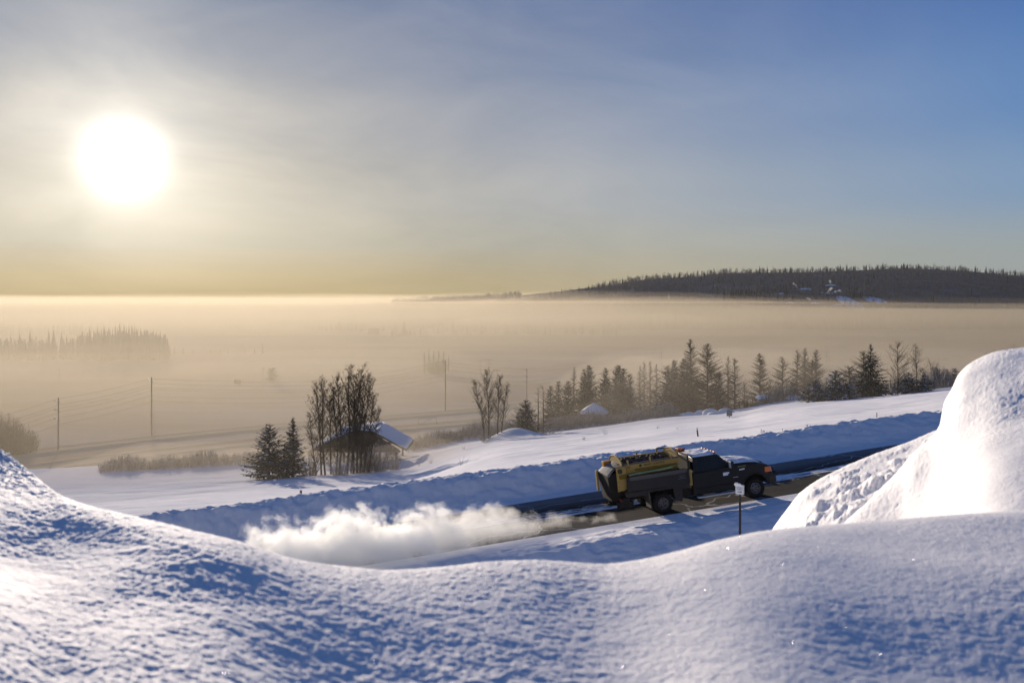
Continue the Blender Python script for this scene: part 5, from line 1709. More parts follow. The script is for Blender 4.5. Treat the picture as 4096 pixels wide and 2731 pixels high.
T['amber'] = plain('amber_lens', (0.65, 0.16, 0.03), 0.25, var=.1)
T['red'] = plain('red_lens', (0.35, 0.03, 0.02), 0.25, var=.1)
T['white'] = plain('white_decal', (0.72, 0.74, 0.78), 0.6, var=.05)
T['lens'] = plain('head_lens', (0.55, 0.58, 0.62), 0.1, var=.05, coat=1.0)
T['ink'] = plain('dark_ink', (0.03, 0.025, 0.015), 0.7, var=.2)
T['load'] = plain('sand_load', (0.050, 0.042, 0.038), 0.95, var=.6, scale=9, dirt=((0.16, 0.09, 0.04), 0.7), bumpd=.02)
T['greyhood'] = plain('frosted_hood', (0.09, 0.09, 0.095), 0.85, var=.3, scale=5, dirt=((0.26, 0.27, 0.29), .6), bumpd=.01)
T['flap'] = plain('mud_flap', (0.085, 0.075, 0.065), 0.8, var=.3, dirt=((0.03, 0.03, 0.03), .7))
T['green'] = plain('green_pole', (0.26, 0.36, 0.20), 0.6, var=.15)
T['yellowtext'] = plain('yellow_lettering', (0.40, 0.33, 0.04), 0.6, var=.1)
T['roofsnow'] = snow_mat('roof_snow', 40, 0.006, 7, 0.02)


def text_part(name, s, size, mat, parent, loc, rot, shear=0.0, sx=1.0, extr=0.0015, align='CENTER'):
    cu = bpy.data.curves.new(name, 'FONT'); cu.body = s; cu.size = size; cu.extrude = extr; cu.align_x = align; cu.align_y = 'CENTER'; cu.offset = size * 0.02
    tmp = bpy.data.objects.new('tmp', cu); COL.objects.link(tmp)
    me = bpy.data.meshes.new_from_object(tmp.evaluated_get(bpy.context.evaluated_depsgraph_get())); bpy.data.objects.remove(tmp)
    me.materials.clear(); me.materials.append(mat)
    o = bpy.data.objects.new(name, me); COL.objects.link(o); o.parent = parent
    o.location = loc; o.rotation_euler = rot; o.scale = (sx, 1, 1); return o


def build_truck():
    PX, PY = road_xy(0.22, 0.98)
    root = empty('spreader_truck', (PX, PY, float(zroad(0)) + 0.02), 0,
                 'dirty black pickup truck with a yellow sand spreader in its bed, driving up the road', 'truck')
    root.rotation_euler = (0, -math.atan(0.098), RA)
    R = root
    W = 0.97
    # --- lower body with wheel arch
    def arch(cx, cz, r, a0, a1, n=14):
        return [(cx + r * math.cos(math.radians(a0 + (a1 - a0) * i / n)), cz + r * math.sin(math.radians(a0 + (a1 - a0) * i / n))) for i in range(n + 1)]
    prof = [(1.42, .50), (3.52, .50)] + arch(4.22, .46, .57, 176, 12) + [(4.93, .58), (5.0, .75), (5.0, 1.08), (4.95, 1.22), (4.85, 1.33), (4.55, 1.40), (4.1, 1.455), (3.32, 1.50), (2.2, 1.44), (1.42, 1.42)]
    m = MB(); m.prism(prof, -W, W); m.build('body', T['body'], R, bevel=.035, segs=3)
    # hood: crowned sheet
    m = MB(); nx, ny = 14, 12; v = []; f = []
    for i in range(nx + 1):
        for j in range(ny + 1):
            a, b = i / nx, j / ny * 2 - 1
            x = 3.2 + 1.66 * a; hw = .90 - .05 * a
            z = 1.50 + (0.115 - 0.02 * a) * (1 - abs(b) ** 2.6) - .02 * a - 0.20 * a ** 3.2 + (0.02 if .35 < abs(b) < .62 else 0)
            v.append((x, b * hw, z))
    for i in range(nx):
        for j in range(ny):
            q = i * (ny + 1) + j; f.append((q, q + ny + 1, q + ny + 2, q + 1))
    m.add(v, f); h = m.build('hood', T['body'], R, smooth=True); sd = h.modifiers.new('s', 'SOLIDIFY'); sd.thickness = .05
    m = MB(); v = []; f = []; rs = random.Random(4)
    for i in range(nx * 2 + 1):
        for j in range(ny * 2 + 1):
            a, b = i / nx / 2, j / ny - 1
            x = 3.24 + 1.40 * a; hw = .80 - .05 * a; aa = (x - 3.2) / 1.66; bb = b * hw / .9
            z = 1.50 + (0.115 - 0.02 * aa) * (1 - abs(bb) ** 2.6) - .02 * aa - 0.20 * aa ** 3.2
            ed = min(1, min(1 - abs(b), a * 3, (1 - a) * 1.2) * 5)
            z += .012 + .045 * ed * (0.75 + 0.5 * float(N2.fbm(x * 3.1, b * 3, 3))) * (1.3 - a)
            v.append((x + .03 * rs.uniform(-1, 1) * (ed < 1), b * hw, z))
    k = ny * 2 + 1
    for i in range(nx * 2):
        for j in range(ny * 2): q = i * k + j; f.append((q, q + k, q + k + 1, q + 1))
    m.add(v, f); o = m.build('snow', T['roofsnow'], h, smooth=True)
    # --- greenhouse
    zb, zt = 1.43, 2.02
    yb_, yt = .93, .74
    m = MB()
    B = [(1.45, zb), (3.28, zb), (2.70, zt), (1.58, zt)]
    v = []
    for sgn in (-1, 1):
        for (x, z), hy in zip(B, (yb_, yb_, yt, yt)): v.append((x, sgn * hy, z))
    v += [(2.62, -yt * .86, zt + .055), (1.66, -yt * .86, zt + .055), (2.62, yt * .86, zt + .055), (1.66, yt * .86, zt + .055)]
    f = [(0, 1, 2, 3), (4, 7, 6, 5), (1, 5, 6, 2), (0, 3, 7, 4), (0, 4, 5, 1), (3, 2, 8, 9), (6, 7, 11, 10), (2, 6, 10, 8), (7, 3, 9, 11), (8, 10, 11, 9)]
    m.add(v, f); cab = m.build('cab', T['body'], R, bevel=.03, segs=3)

    def on_side(x, z, sgn=-1, off=.006):
        t = (z - zb) / (zt - zb); y = yb_ + (yt - yb_) * t + off
        return (x, sgn * y, z)

    def side_panel(name, pts, mat, parent, th=.008, off=.004):
        for sgn in (-1, 1):
            mm = MB(); a = [on_side(x, z, sgn, off) for x, z in pts]; b = [on_side(x, z, sgn, off + th) for x, z in pts]; n = len(pts)
            mm.add(a + b, [tuple(range(n)), tuple(range(2 * n - 1, n - 1, -1))] + [(i, (i + 1) % n, (i + 1) % n + n, i + n) for i in range(n)])
            mm.build(name, mat, parent)
    side_panel('window', [(1.70, 1.49), (2.08, 1.49), (2.06, 1.93), (1.74, 1.93)], T['glass'], cab)
    side_panel('window', [(2.24, 1.48), (3.10, 1.48), (2.72, 1.88), (2.62, 1.94), (2.24, 1.94)], T['glass'], cab)
    side_panel('window_trim', [(2.21, 1.445), (3.16, 1.445), (3.12, 1.468), (2.21, 1.468)], T['under'], cab)
    m = MB(); q = 0.012      # windshield
    ws = [(3.19, .82, 1.50), (2.77, .66, 1.955)]
    m.add([(3.19 + q, -.82, 1.50 + q), (3.19 + q, .82, 1.50 + q), (2.77 + q, .66, 1.955 + q), (2.77 + q, -.66, 1.955 + q)], [(0, 1, 2, 3)]); m.build('windshield', T['glass'], cab)
    m = MB(); m.add([(1.47, -.7, 1.55), (1.47, .7, 1.55), (1.535, .6, 1.9), (1.535, -.6, 1.9)], [(3, 2, 1, 0)]); o = m.build('rear_window', T['glass'], cab); o.location.x = -.02
    # roof snow, in thin cracked sheets
    def snow_sheet(x0, x1, w, z0, th, seed, n1=20, n2=14):
        mm = MB(); v = []; f = []
        for i in range(n1 + 1):
            for j in range(n2 + 1):
                a, b = i / n1, j / n2 * 2 - 1; x = x0 + (x1 - x0) * a; y = b * w
                e = min(1, min(a, 1 - a, (1 - abs(b)) * .8) * 7)
                drop = .05 * max(0, abs(b) - .82) / .18
                v.append((x, y, z0 - drop + th * e * (1 + .9 * float(N3.fbm(x * 2.6 + seed, y * 2.6, 4, .6)))))
        kk = n2 + 1
        for i in range(n1):
            for j in range(n2): qq = i * kk + j; f.append((qq, qq + kk, qq + kk + 1, qq + 1))
        mm.add(v, f); return mm
    snow_sheet(1.60, 2.70, .72, zt + .062, .035, 3).build('roof_snow', T['roofsnow'], cab, smooth=True)
    for y in (-.56, -.30, 0, .30, .56):
        m = MB(); m.prism([(2.60, zt + .05), (2.74, zt + .05), (2.72, zt + .10), (2.64, zt + .115)], y - .05, y + .05); m.build('marker_light', T['amber'], cab, bevel=.008)
    # door gaps, handles, mouldings
    for sgn in (-1, 1):
        for x in (2.15, 3.34):
            m = MB(); m.box(x - .008, x + .008, sgn * W - .004, sgn * W + .004, .56, 1.42); m.build('door_gap', T['under'], R)
        m = MB(); m.box(2.22, 2.40, sgn * (W + .002), sgn * (W + .03), 1.22, 1.26); m.build('door_handle', T['under'], R, bevel=.008)
        m = MB(); m.box(1.5, 3.5, sgn * (W + .001), sgn * (W + .016), .74, .80); m.build('side_moulding', T['under'], R, bevel=.004)
        # wheel arch flare
        m = MB(); m.tube([(x, sgn * (W - .01), z) for x, z in arch(4.22, .46, .585, 178, 10, 20)], .035, 6); m.build('fender_flare', T['body'], R, smooth=True)
        # running board
        m = MB(); m.prism([(1.52, .40), (3.55, .40), (3.55, .46), (1.52, .46)], sgn * .93, sgn * 1.13); m.build('running_board', T['chrome'], R, bevel=.012)
        for x in (1.8, 2.6, 3.3):
            m = MB(); m.box(x - .03, x + .03, min(sgn * .7, sgn * .95), max(sgn * .7, sgn * .95), .42, .5); m.build('step_bracket', T['under'], R)
        # mirror
        m = MB(); m.box(3.02, 3.10, min(sgn * .98, sgn * 1.24), max(sgn * .98, sgn * 1.24), 1.50, 1.56); m.build('mirror_arm', T['under'], R)
        m = MB(); m.box(3.0, 3.13, min(sgn * 1.12, sgn * 1.34), max(sgn * 1.12, sgn * 1.34), 1.46, 1.76); mi = m.build('side_mirror', T['body'], R, bevel=.03, segs=3)
        m = MB(); m.box(2.988, 2.996, min(sgn * 1.14, sgn * 1.32), max(sgn * 1.14, sgn * 1.32), 1.49, 1.73); m.build('mirror_glass', T['lens'], mi)
        # headlight
        m = MB(); m.box(4.80, 5.025, min(sgn * .66, sgn * .955), max(sgn * .66, sgn * .955), .98, 1.20); hl = m.build('headlight', T['lens'], R, bevel=.03, segs=3)
        m = MB(); m.box(4.70, 4.98, min(sgn * .955, sgn * .985), max(sgn * .955, sgn * .985), 1.02, 1.24); m.build('turn_light', T['amber'], hl, bevel=.01)
    m = MB(); m.box(4.97, 5.02, -.62, .62, .92, 1.24)
    for k in range(5): m.box(5.02, 5.04, -.60, .60, .95 + k * .06, .975 + k * .06)
    m.build('grille', T['chrome'], R)
    m = MB(); m.prism([(4.86, .50), (5.14, .50), (5.20, .60), (5.20, .80), (5.12, .86), (4.86, .86)], -.99, .99); m.build('front_bumper', T['bed'], R, bevel=.03, segs=3)
    m = MB(); m.tube([(5.20, -.55, .62), (5.30, -.55, .7), (5.30, -.55, 1.02), (5.2, -.55, 1.10)], .03, 6); m.tube([(5.20, .55, .62), (5.30, .55, .7), (5.30, .55, 1.02), (5.2, .55, 1.10)], .03, 6); m.tube([(5.30, -.95, .92), (5.3, .95, .92)], .025, 6); m.tube([(5.30, -.95, .92), (5.1, -1.0, .95), (4.95, -1.0, 1.0)], .022, 6)
    m.build('brush_guard', T['under'], R, smooth=True)
    # decals
    m = MB(); m.box(2.78, 3.00, -W - .004, -W - .002, 1.14, 1.27); o = m.build('door_decal', T['white'], R)
    m = MB(); m.box(2.98, 3.06, -W - .004, -W - .002, 1.20, 1.268); m.build('door_decal', T['white'], R)
    m = MB(); m.prism([(3.52, 1.265), (3.77, 1.275), (3.775, 1.325), (3.53, 1.315)], -W - .006, -W - .002); m.build('fender_badge', T['white'], R)
    m = MB(); m.box(3.22, 3.45, -W - .012, -W - .002, 1.0, 1.022); m.build('fender_trim', T['chrome'], R)
    text_part('fender_lettering', 'SNOW PLOW', .07, T['yellowtext'], R, (3.66, -W - .004, 1.415), (math.pi / 2, 0, 0), sx=.85)

    # --- wheels
    def wheel(x, y, sgn, dual, name='wheel'):
        w = empty(name, (0, 0, 0)); w.parent = R; w.location = (x, y, .41)
        m = MB(); hw = .125; prof = [(-hw * .6, .235), (-hw, .27), (-hw - .008, .34), (-hw + .015, .392), (-hw * .55, .408), (0, .411), (hw * .55, .408), (hw - .015, .392), (hw + .008, .34), (hw, .27), (hw * .6, .235)]
        m.lathe(prof, 48, 'y')
        for k in range(40):
            a = 6.283 * k / 40
            for s2 in (-1, 1):
                c_ = Vector((math.cos(a + .04 * s2) * .409, s2 * .075, math.sin(a + .04 * s2) * .409)); t = Vector((-math.sin(a), 0, math.cos(a))) * .018; u_ = Vector((0, .035, 0)); n_ = Vector((math.cos(a), 0, math.sin(a))) * .014
                m.add([c_ - t - u_, c_ + t - u_, c_ + t + u_, c_ - t + u_, c_ - t * .8 - u_ + n_, c_ + t * .8 - u_ + n_, c_ + t * .8 + u_ + n_, c_ - t * .8 + u_ + n_], [(4, 5, 6, 7), (0, 1, 5, 4), (1, 2, 6, 5), (2, 3, 7, 6), (3, 0, 4, 7)])
        m.build('tyre', T['rubber'], w, smooth=False)
        m = MB(); o_ = sgn
        if dual: pr = [(o_ * .10, .238), (o_ * .115, .232), (o_ * .10, .215), (-o_ * .02, .205), (-o_ * .03, .13), (-o_ * .02, .075), (o_ * .03, .07), (o_ * .035, 0.001)]
        else: pr = [(o_ * .10, .238), (o_ * .115, .232), (o_ * .095, .214), (o_ * .045, .20), (o_ * .075, .15), (o_ * .085, .085), (o_ * .12, .07), (o_ * .125, 0.001)]
        m.lathe(pr, 40, 'y'); m.build('rim', T['rim'], w, smooth=True)
        for k in range(6):
            a = 6.283 * k / 6 + .3; yy = (-.018 * o_ if dual else .072 * o_)
            m = MB(); m.lathe([(0, .001), (0, .030), (-o_ * .01, .030)], 10, 'y', (math.cos(a) * .163, yy + o_ * .006, math.sin(a) * .163)); m.build('hand_hole', T['under'], w)
        m = MB()
        for k in range(8):
            a = 6.283 * k / 8; yy = (-.025 * o_ if dual else .08 * o_)
            m.tube([(math.cos(a) * .10, yy, math.sin(a) * .10), (math.cos(a) * .10, yy + o_ * .03, math.sin(a) * .10)], .011, 6)
        m.build('lug_nuts', T['chrome'], w)
        return w
    for sgn in (-1, 1):
        wheel(4.20, sgn * .88, sgn, False); wheel(0, sgn * .90, sgn, True); wheel(0, sgn * .60, sgn, True)
    m = MB(); m.tube([(0, -.9, .41), (0, .9, .41)], .06, 8); m.lathe([(-.16, .05), (-.1, .16), (.1, .16), (.16, .05)], 12, 'y', (0, 0, .41)); m.tube([(4.2, -.85, .41), (4.2, .85, .41)], .05, 8); m.tube([(0, 0, .45), (2.6, 0, .62)], .05, 8); m.build('axles', T['under'], R, smooth=True)
    # --- chassis and underbody
    m = MB()
    for y in (-.42, .42): m.box(-1.55, 4.9, y - .05, y + .05, .62, .80)
    for x in (-1.4, -.5, .5, 1.3, 2.4, 3.4): m.box(x - .04, x + .04, -.42, .42, .64, .76)
    m.box(3.4, 4.9, -.62, .62, .55, 1.3); m.box(1.1, 1.44, -.8, .8, .50, .78); m.box(.55, 1.2, -.85, -.5, .50, .86)
    m.build('chassis', T['under'], R, bevel=.01)
    # --- dump bed
    bed = MB(); bed.box(-1.55, 1.28, -.97, .97, 1.06, 1.14); bed.box(-1.5, 1.2, -.6, .6, .86, 1.06); b = bed.build('truck_bed', T['under'], R, bevel=.01)
    for sgn in (-1, 1):
        m = MB(); y0, y1 = sorted((sgn * .95, sgn * 1.02)); m.prism([(-1.50, 1.10), (1.24, 1.04), (1.24, 1.66), (1.16, 1.69), (-1.44, 1.69), (-1.50, 1.60)], y0, y1); sp = m.build('side_panel', T['bed'], b, bevel=.012)
        m = MB(); y0, y1 = sorted((sgn * 1.022, sgn * 1.034)); m.prism([(-1.40, 1.56), (-1.30, 1.53), (1.05, 1.53), (1.14, 1.58), (1.14, 1.685), (-1.40, 1.685)], y0, y1); m.build('rub_band', T['bedlight'], sp, bevel=.004)
        for x in (-1.42, 1.20):
            m = MB(); m.box(x - .035, x + .035, *sorted((sgn * 1.02, sgn * 1.045)), 1.07, 1.66); m.build('stake_rib', T['bed'], sp)
        for k, zz in enumerate((1.42, 1.36, 1.30)):
            m = MB(); m.prism([(.78, zz), (1.06, zz + .005), (1.07, zz + .018), (.80, zz + .012)] if k < 2 else [(.72, zz), (.95, zz + .01), (1.12, zz - .03), (1.12, zz - .012), (.95, zz + .028), (.72, zz + .016)], *sorted((sgn * 1.022, sgn * 1.028))); m.build('scuff_mark', T['rim'], sp)
        # wheel house apron and flaps
        m = MB(); m.prism([(-1.6, 1.05), (-1.55, .86), (-.62, .84), (-.50, .95), (.55, .95), (.62, .86), (1.26, .86), (1.26, 1.05)], *sorted((sgn * .90, sgn * .97))); m.build('apron', T['bed'], b, bevel=.01)
        m = MB(); m.prism([(-.60, .95), (-.56, .95), (-.50, .28), (-.545, .28)], *sorted((sgn * .50, sgn * 1.0))); m.build('mud_flap', T['flap'], b)
        m = MB(); m.prism([(.50, .92), (.92, .92), (.86, .36), (.58, .42)], *sorted((sgn * .93, sgn * .97))); m.build('front_flap', T['bed'], b)
    # headboard behind the cab with its frame and floodlights
    m = MB(); m.box(1.22, 1.28, -.95, .95, 1.14, 2.12); hb = m.build('headboard', T['under'], R, bevel=.01)
    m = MB(); m.tube([(1.25, -.99, 1.1), (1.25, -.99, 2.18), (1.25, .99, 2.24), (1.25, .99, 1.1)], .035, 6); m.tube([(1.25, .99, 2.24), (.70, .99, 2.28)], .03, 6)
    for k in range(5): m.tube([(1.27, -.8 + .4 * k, 1.6), (1.27, -.8 + .4 * k, 2.2)], .015, 5)
    m.build('rack_frame', T['under'], hb)
    m = MB(); m.box(1.24, 1.36, -1.02, -.88, .95, 1.62); m.build('corner_post', T['yellow'], hb)
    m = MB(); m.box(1.05, 1.2, -.98, -.9, 1.62, 1.7); m.tube([(1.12, -.96, 1.66), (1.32, -.98, 1.60)], .012, 5); m.build('latch', T['yellow'], hb)
    # beacon on its bar
    m = MB(); m.box(1.36, 1.62, .10, .44, 2.16, 2.20); m.tube([(1.3, .27, 2.12), (1.5, .27, 2.17)], .03, 5); bc = m.build('beacon_base', T['under'], R)
    m = MB(); m.box(1.34, 1.48, .08, .46, 2.203, 2.32); m.build('beacon_lens', T['amber'], bc, bevel=.03, segs=3)
    m = MB(); m.box(1.49, 1.66, .08, .46, 2.203, 2.30); m.build('beacon_lens', T['red'], bc, bevel=.03, segs=3)
    # --- hopper spreader
    sp = empty('spreader', (0, 0, 0)); sp.parent = R
    x0, x1 = -1.52, .92
    secs = [(.24, 1.30), (.44, 1.52), (.66, 1.78), (.72, 1.96), (.72, 2.14)]
    for sgn in (-1, 1):
        m = MB(); v = []; n = len(secs)
        for x in (x0, x1):
            for hy, z in secs: v.append((x, sgn * hy, z))
            for hy, z in reversed(secs): v.append((x, sgn * (hy - .03), z + .0))
        N = 2 * n
        m.add(v, [(i, (i + 1) % N, (i + 1) % N + N, i + N) for i in range(N)] + [tuple(range(N)), tuple(range(2 * N - 1, N - 1, -1))])
        m.build('hopper_side', T['yellow'], sp)
        m = MB(); m.tube([(x0 - .02, sgn * .73, 2.155), (x1 + .02, sgn * .73, 2.155)], .035, 6); m.build('top_rail', T['bedlight'], sp)
        m = MB(); m.prism([(x0 + .55, 1.83), (x1 - .06, 1.80), (x1 - .06, 1.93), (x0 + .52, 1.93)], *sorted((sgn * .705, sgn * .7285))); m.build('dark_band', T['olive'], sp)  # darker band: shadow and olive grime put into the colour
        for x in (-1.28, -.30, .62):
            m = MB(); m.box(x - .03, x + .03, *sorted((sgn * .70, sgn * .77)), 2.10, 2.28); m.tube([(x, sgn * .735, 2.28), (x, sgn * .735, 2.31)], .045, 8); m.build('tarp_lug', T['yellow'], sp, bevel=.008)
    m = MB(); m.box(x0, x1, -.26, .26, 1.14, 1.30); m.build('conveyor_sill', T['yellow'], sp)

    def end_plate(x, th, name):
        pr = [(-.73, 2.13)] + [(-.73 * math.cos(math.pi * i / 14), 2.13 + .30 * math.sin(math.pi * i / 14)) for i in range(1, 14)] + [(.73, 2.13), (.73, 1.96), (.66, 1.78), (.26, 1.28), (-.26, 1.28), (-.66, 1.78), (-.73, 1.96)]
        mm = MB(); n = len(pr); v = [(x, y, z) for y, z in pr] + [(x + th, y, z) for y, z in pr]
        mm.add(v, [tuple(range(n)), tuple(range(2 * n - 1, n - 1, -1))] + [(i, (i + 1) % n, (i + 1) % n + n, i + n) for i in range(n)])
        mm.tube([(x + th / 2, y, z + .0) for y, z in pr[:15]], .028, 6)
        return mm.build(name, T['yellow'], sp)
    end_plate(x1, .03, 'end_plate'); end_plate(x0 - .03, .03, 'end_plate')
    m = MB(); m.prism([(x0 + .0, 2.30), (x0 + .0, 2.34), (x1, 2.34), (x1, 2.30)], -.03, .03); m.build('ridge_bar', T['yellow'], sp)
    # load of frozen sand and lumps
    m = MB(); v = []; f = []; n1, n2 = 44, 22
    for i in range(n1 + 1):
        for j in range(n2 + 1):
            a, b_ = i / n1, j / n2 * 2 - 1; x = x0 + .01 + (x1 - x0 - .02) * a; y = b_ * .69
            v.append((x, y, 1.98 + .16 * (1 - b_ * b_) + .10 * float(N2.fbm(x * 3, y * 3, 4, .6)) - .18 * max(0, a - .6) / .4 + .04 * (a < .5)))
    for i in range(n1):
        for j in range(n2): q = i * (n2 + 1) + j; f.append((q, q + n2 + 1, q + n2 + 2, q + 1))
    m.add(v, f); ld = m.build('sand_load', T['load'], sp, smooth=True)
    rl = random.Random(8); bm = bmesh.new()
    for k in range(130):
        a = rl.random() ** 1.2; x = x0 + .1 + (x1 - x0 - .5) * a; y = rl.uniform(-.62, .62); s = rl.uniform(.03, .10)
        g = bmesh.ops.create_icosphere(bm, subdivisions=1, radius=s, matrix=Matrix.Translation((x, y, 2.0 + .16 * (1 - (y / .69)**2) + s * .6)) @ Matrix.Diagonal((rl.uniform(.8, 1.5), rl.uniform(.7, 1.3), rl.uniform(.5, .9), 1)))
        for vv in g['verts']: vv.co += Vector((rl.uniform(-1, 1), rl.uniform(-1, 1), rl.uniform(-1, 1))) * s * .22
    me = bpy.data.meshes.new('lumps'); bm.to_mesh(me); bm.free(); me.materials.append(T['load'])
    o = bpy.data.objects.new('frozen_lumps', me); COL.objects.link(o); o.parent = ld; tag(o, kind='stuff')
    # poles lying along the bed side
    m = MB(); m.tube([(-1.30, -.84, 1.73), (.60, -.83, 1.79)], .035, 6); m.build('stake_pole', T['green'], sp)
    m = MB(); m.tube([(-1.32, -.90, 1.72), (.95, -.86, 1.86)], .014, 5); m.tube([(-1.0, -.80, 1.76), (.3, -.78, 1.74)], .03, 6); m.build('stake_pole', T['green'], sp)
    # --- rear column, hood and spinner
    for sgn in (-1, 1):
        m = MB(); m.prism([(-1.82, 1.10), (-1.40, 1.14), (-1.40, 2.02), (-1.50, 2.10), (-1.82, 2.10)], *sorted((sgn * .74, sgn * .79))); rc = m.build('rear_plate', T['yellow'] if sgn < 0 else T['amberbox'], sp, bevel=.01)
        m = MB(); m.prism([(-1.74, 1.78), (-1.42, 1.80), (-1.42, 1.60), (-1.72, 1.60)], *sorted((sgn * .791, sgn * .797))); m.build('dark_band', T['olive'], rc)
        m = MB(); m.lathe([(0, .001), (0, .10), (sgn * .03, .10), (sgn * .05, .06), (sgn * .05, .001)], 16, 'y', (-1.68, sgn * .792, 1.92)); m.build('round_port', T['ink'], rc)
        for z in (1.30, 1.50):
            m = MB(); m.lathe([(0, .001), (0, .018), (sgn * .01, .016), (sgn * .01, .001)], 8, 'y', (-1.74, sgn * .792, z)); m.build('bolt', T['ink'], rc)
    m = MB(); m.box(-1.84, -1.48, -.80, -.40, 2.105, 2.125); m.build('plate_cap', T['bedlight'], sp)
    m = MB(); m.box(-1.90, -1.56, .45, .735, 1.80, 2.16); m.build('control_box', T['amberbox'], sp, bevel=.015)
    m = MB(); m.tube([(-1.82, .80, 1.62), (-1.98, .86, 1.62)], .045, 8); m.build('tail_light', T['under'], sp)
    # frosted sloping hood
    m = MB(); v = []; f = []; n1, n2 = 12, 10
    for i in range(n1 + 1):
        for j in range(n2 + 1):
            a, b_ = i / n1, j / n2 * 2 - 1
            x = -1.52 - .62 * a; z = 2.18 - .42 * a ** 1.4 - .04 * b_ * b_ + .02 * float(N3.fbm(a * 5, b_ * 4, 3)); y = .06 + b_ * (.50 + .16 * a)
            v.append((x, y, z))
    k = n2 + 1
    for i in range(n1):
        for j in range(n2): q = i * k + j; f.append((q, q + k, q + k + 1, q + 1))
    m.add(v, f); hd = m.build('chute_hood', T['greyhood'], sp, smooth=True); sd = hd.modifiers.new('s', 'SOLIDIFY'); sd.thickness = .04
    m = MB(); m.add([(-2.14, -.58, 1.76), (-2.14, .74, 1.76), (-2.02, .62, .66), (-2.02, -.50, .66), (-1.58, -.62, 1.9), (-1.58, .74, 1.9), (-1.58, .6, .7), (-1.58, -.55, .7)],
                    [(0, 1, 2, 3), (4, 7, 6, 5), (0, 3, 7, 4), (1, 5, 6, 2), (0, 4, 5, 1), (3, 2, 6, 7)]); m.build('chute', T['under'], sp, bevel=.04)
    m = MB(); m.box(-2.20, -2.12, .62, .78, .95, 1.80); m.build('chute_edge', T['yellow'], sp, bevel=.01)
    m = MB(); m.lathe([(-.02, .001), (-.02, .30), (.0, .31), (.02, .001)], 24, 'z', (-1.95, 0, .50)); m.tube([(-1.95, 0, .5), (-1.95, 0, .8)], .04, 6)
    for q in range(6):
        a = 6.283 * q / 6; m.tube([(-1.95 + math.cos(a) * .05, math.sin(a) * .05, .55), (-1.95 + math.cos(a) * .29, math.sin(a) * .29, .55)], .02, 4)
    m.build('spinner', T['under'], sp)
    m = MB(); m.box(-1.75, -1.40, -.96, .96, .66, .84); m.box(-1.85, -1.5, -.12, .12, .42, .66); m.box(-1.85, -1.25, -.94, -.55, .44, .68); m.tube([(-1.9, -.7, .42), (-1.2, -.72, .5)], .04, 8); m.build('rear_bumper', T['under'], R, bevel=.02)
    for sgn in (-1, 1):
        m = MB(); m.box(-1.77, -1.752, *sorted((sgn * .70, sgn * .88)), .70, .80); m.build('tail_lamp', T['red'], R, bevel=.008)
    # lettering on the hopper
    for sgn, rz in ((-1, 0), (1, math.pi)):
        text_part('lettering', 'FROST CONTROL', .115, T['ink'], sp, (-.12, sgn * .723, 2.03), (math.pi / 2, 0, rz))
        m = MB(); m.lathe([(0, .001), (0, .055), (sgn * .002, .055), (sgn * .002, .001)], 14, 'y', (-.12 - sgn * -.62 * (-1 if sgn < 0 else -1) if False else -.12 + sgn * .62, sgn * .7215, 2.03)); m.build('logo', T['ink'], sp)
        text_part('lettering', 'NO RIDERS', .05, T['ink'], sp, (-1.30, sgn * .723, 2.04), (math.pi / 2, 0, rz))
        text_part('lettering', 'KEEP OFF', .05, T['ink'], sp, (-1.30, sgn * .723, 1.98), (math.pi / 2, 0, rz))
    return root


truck = build_truck()


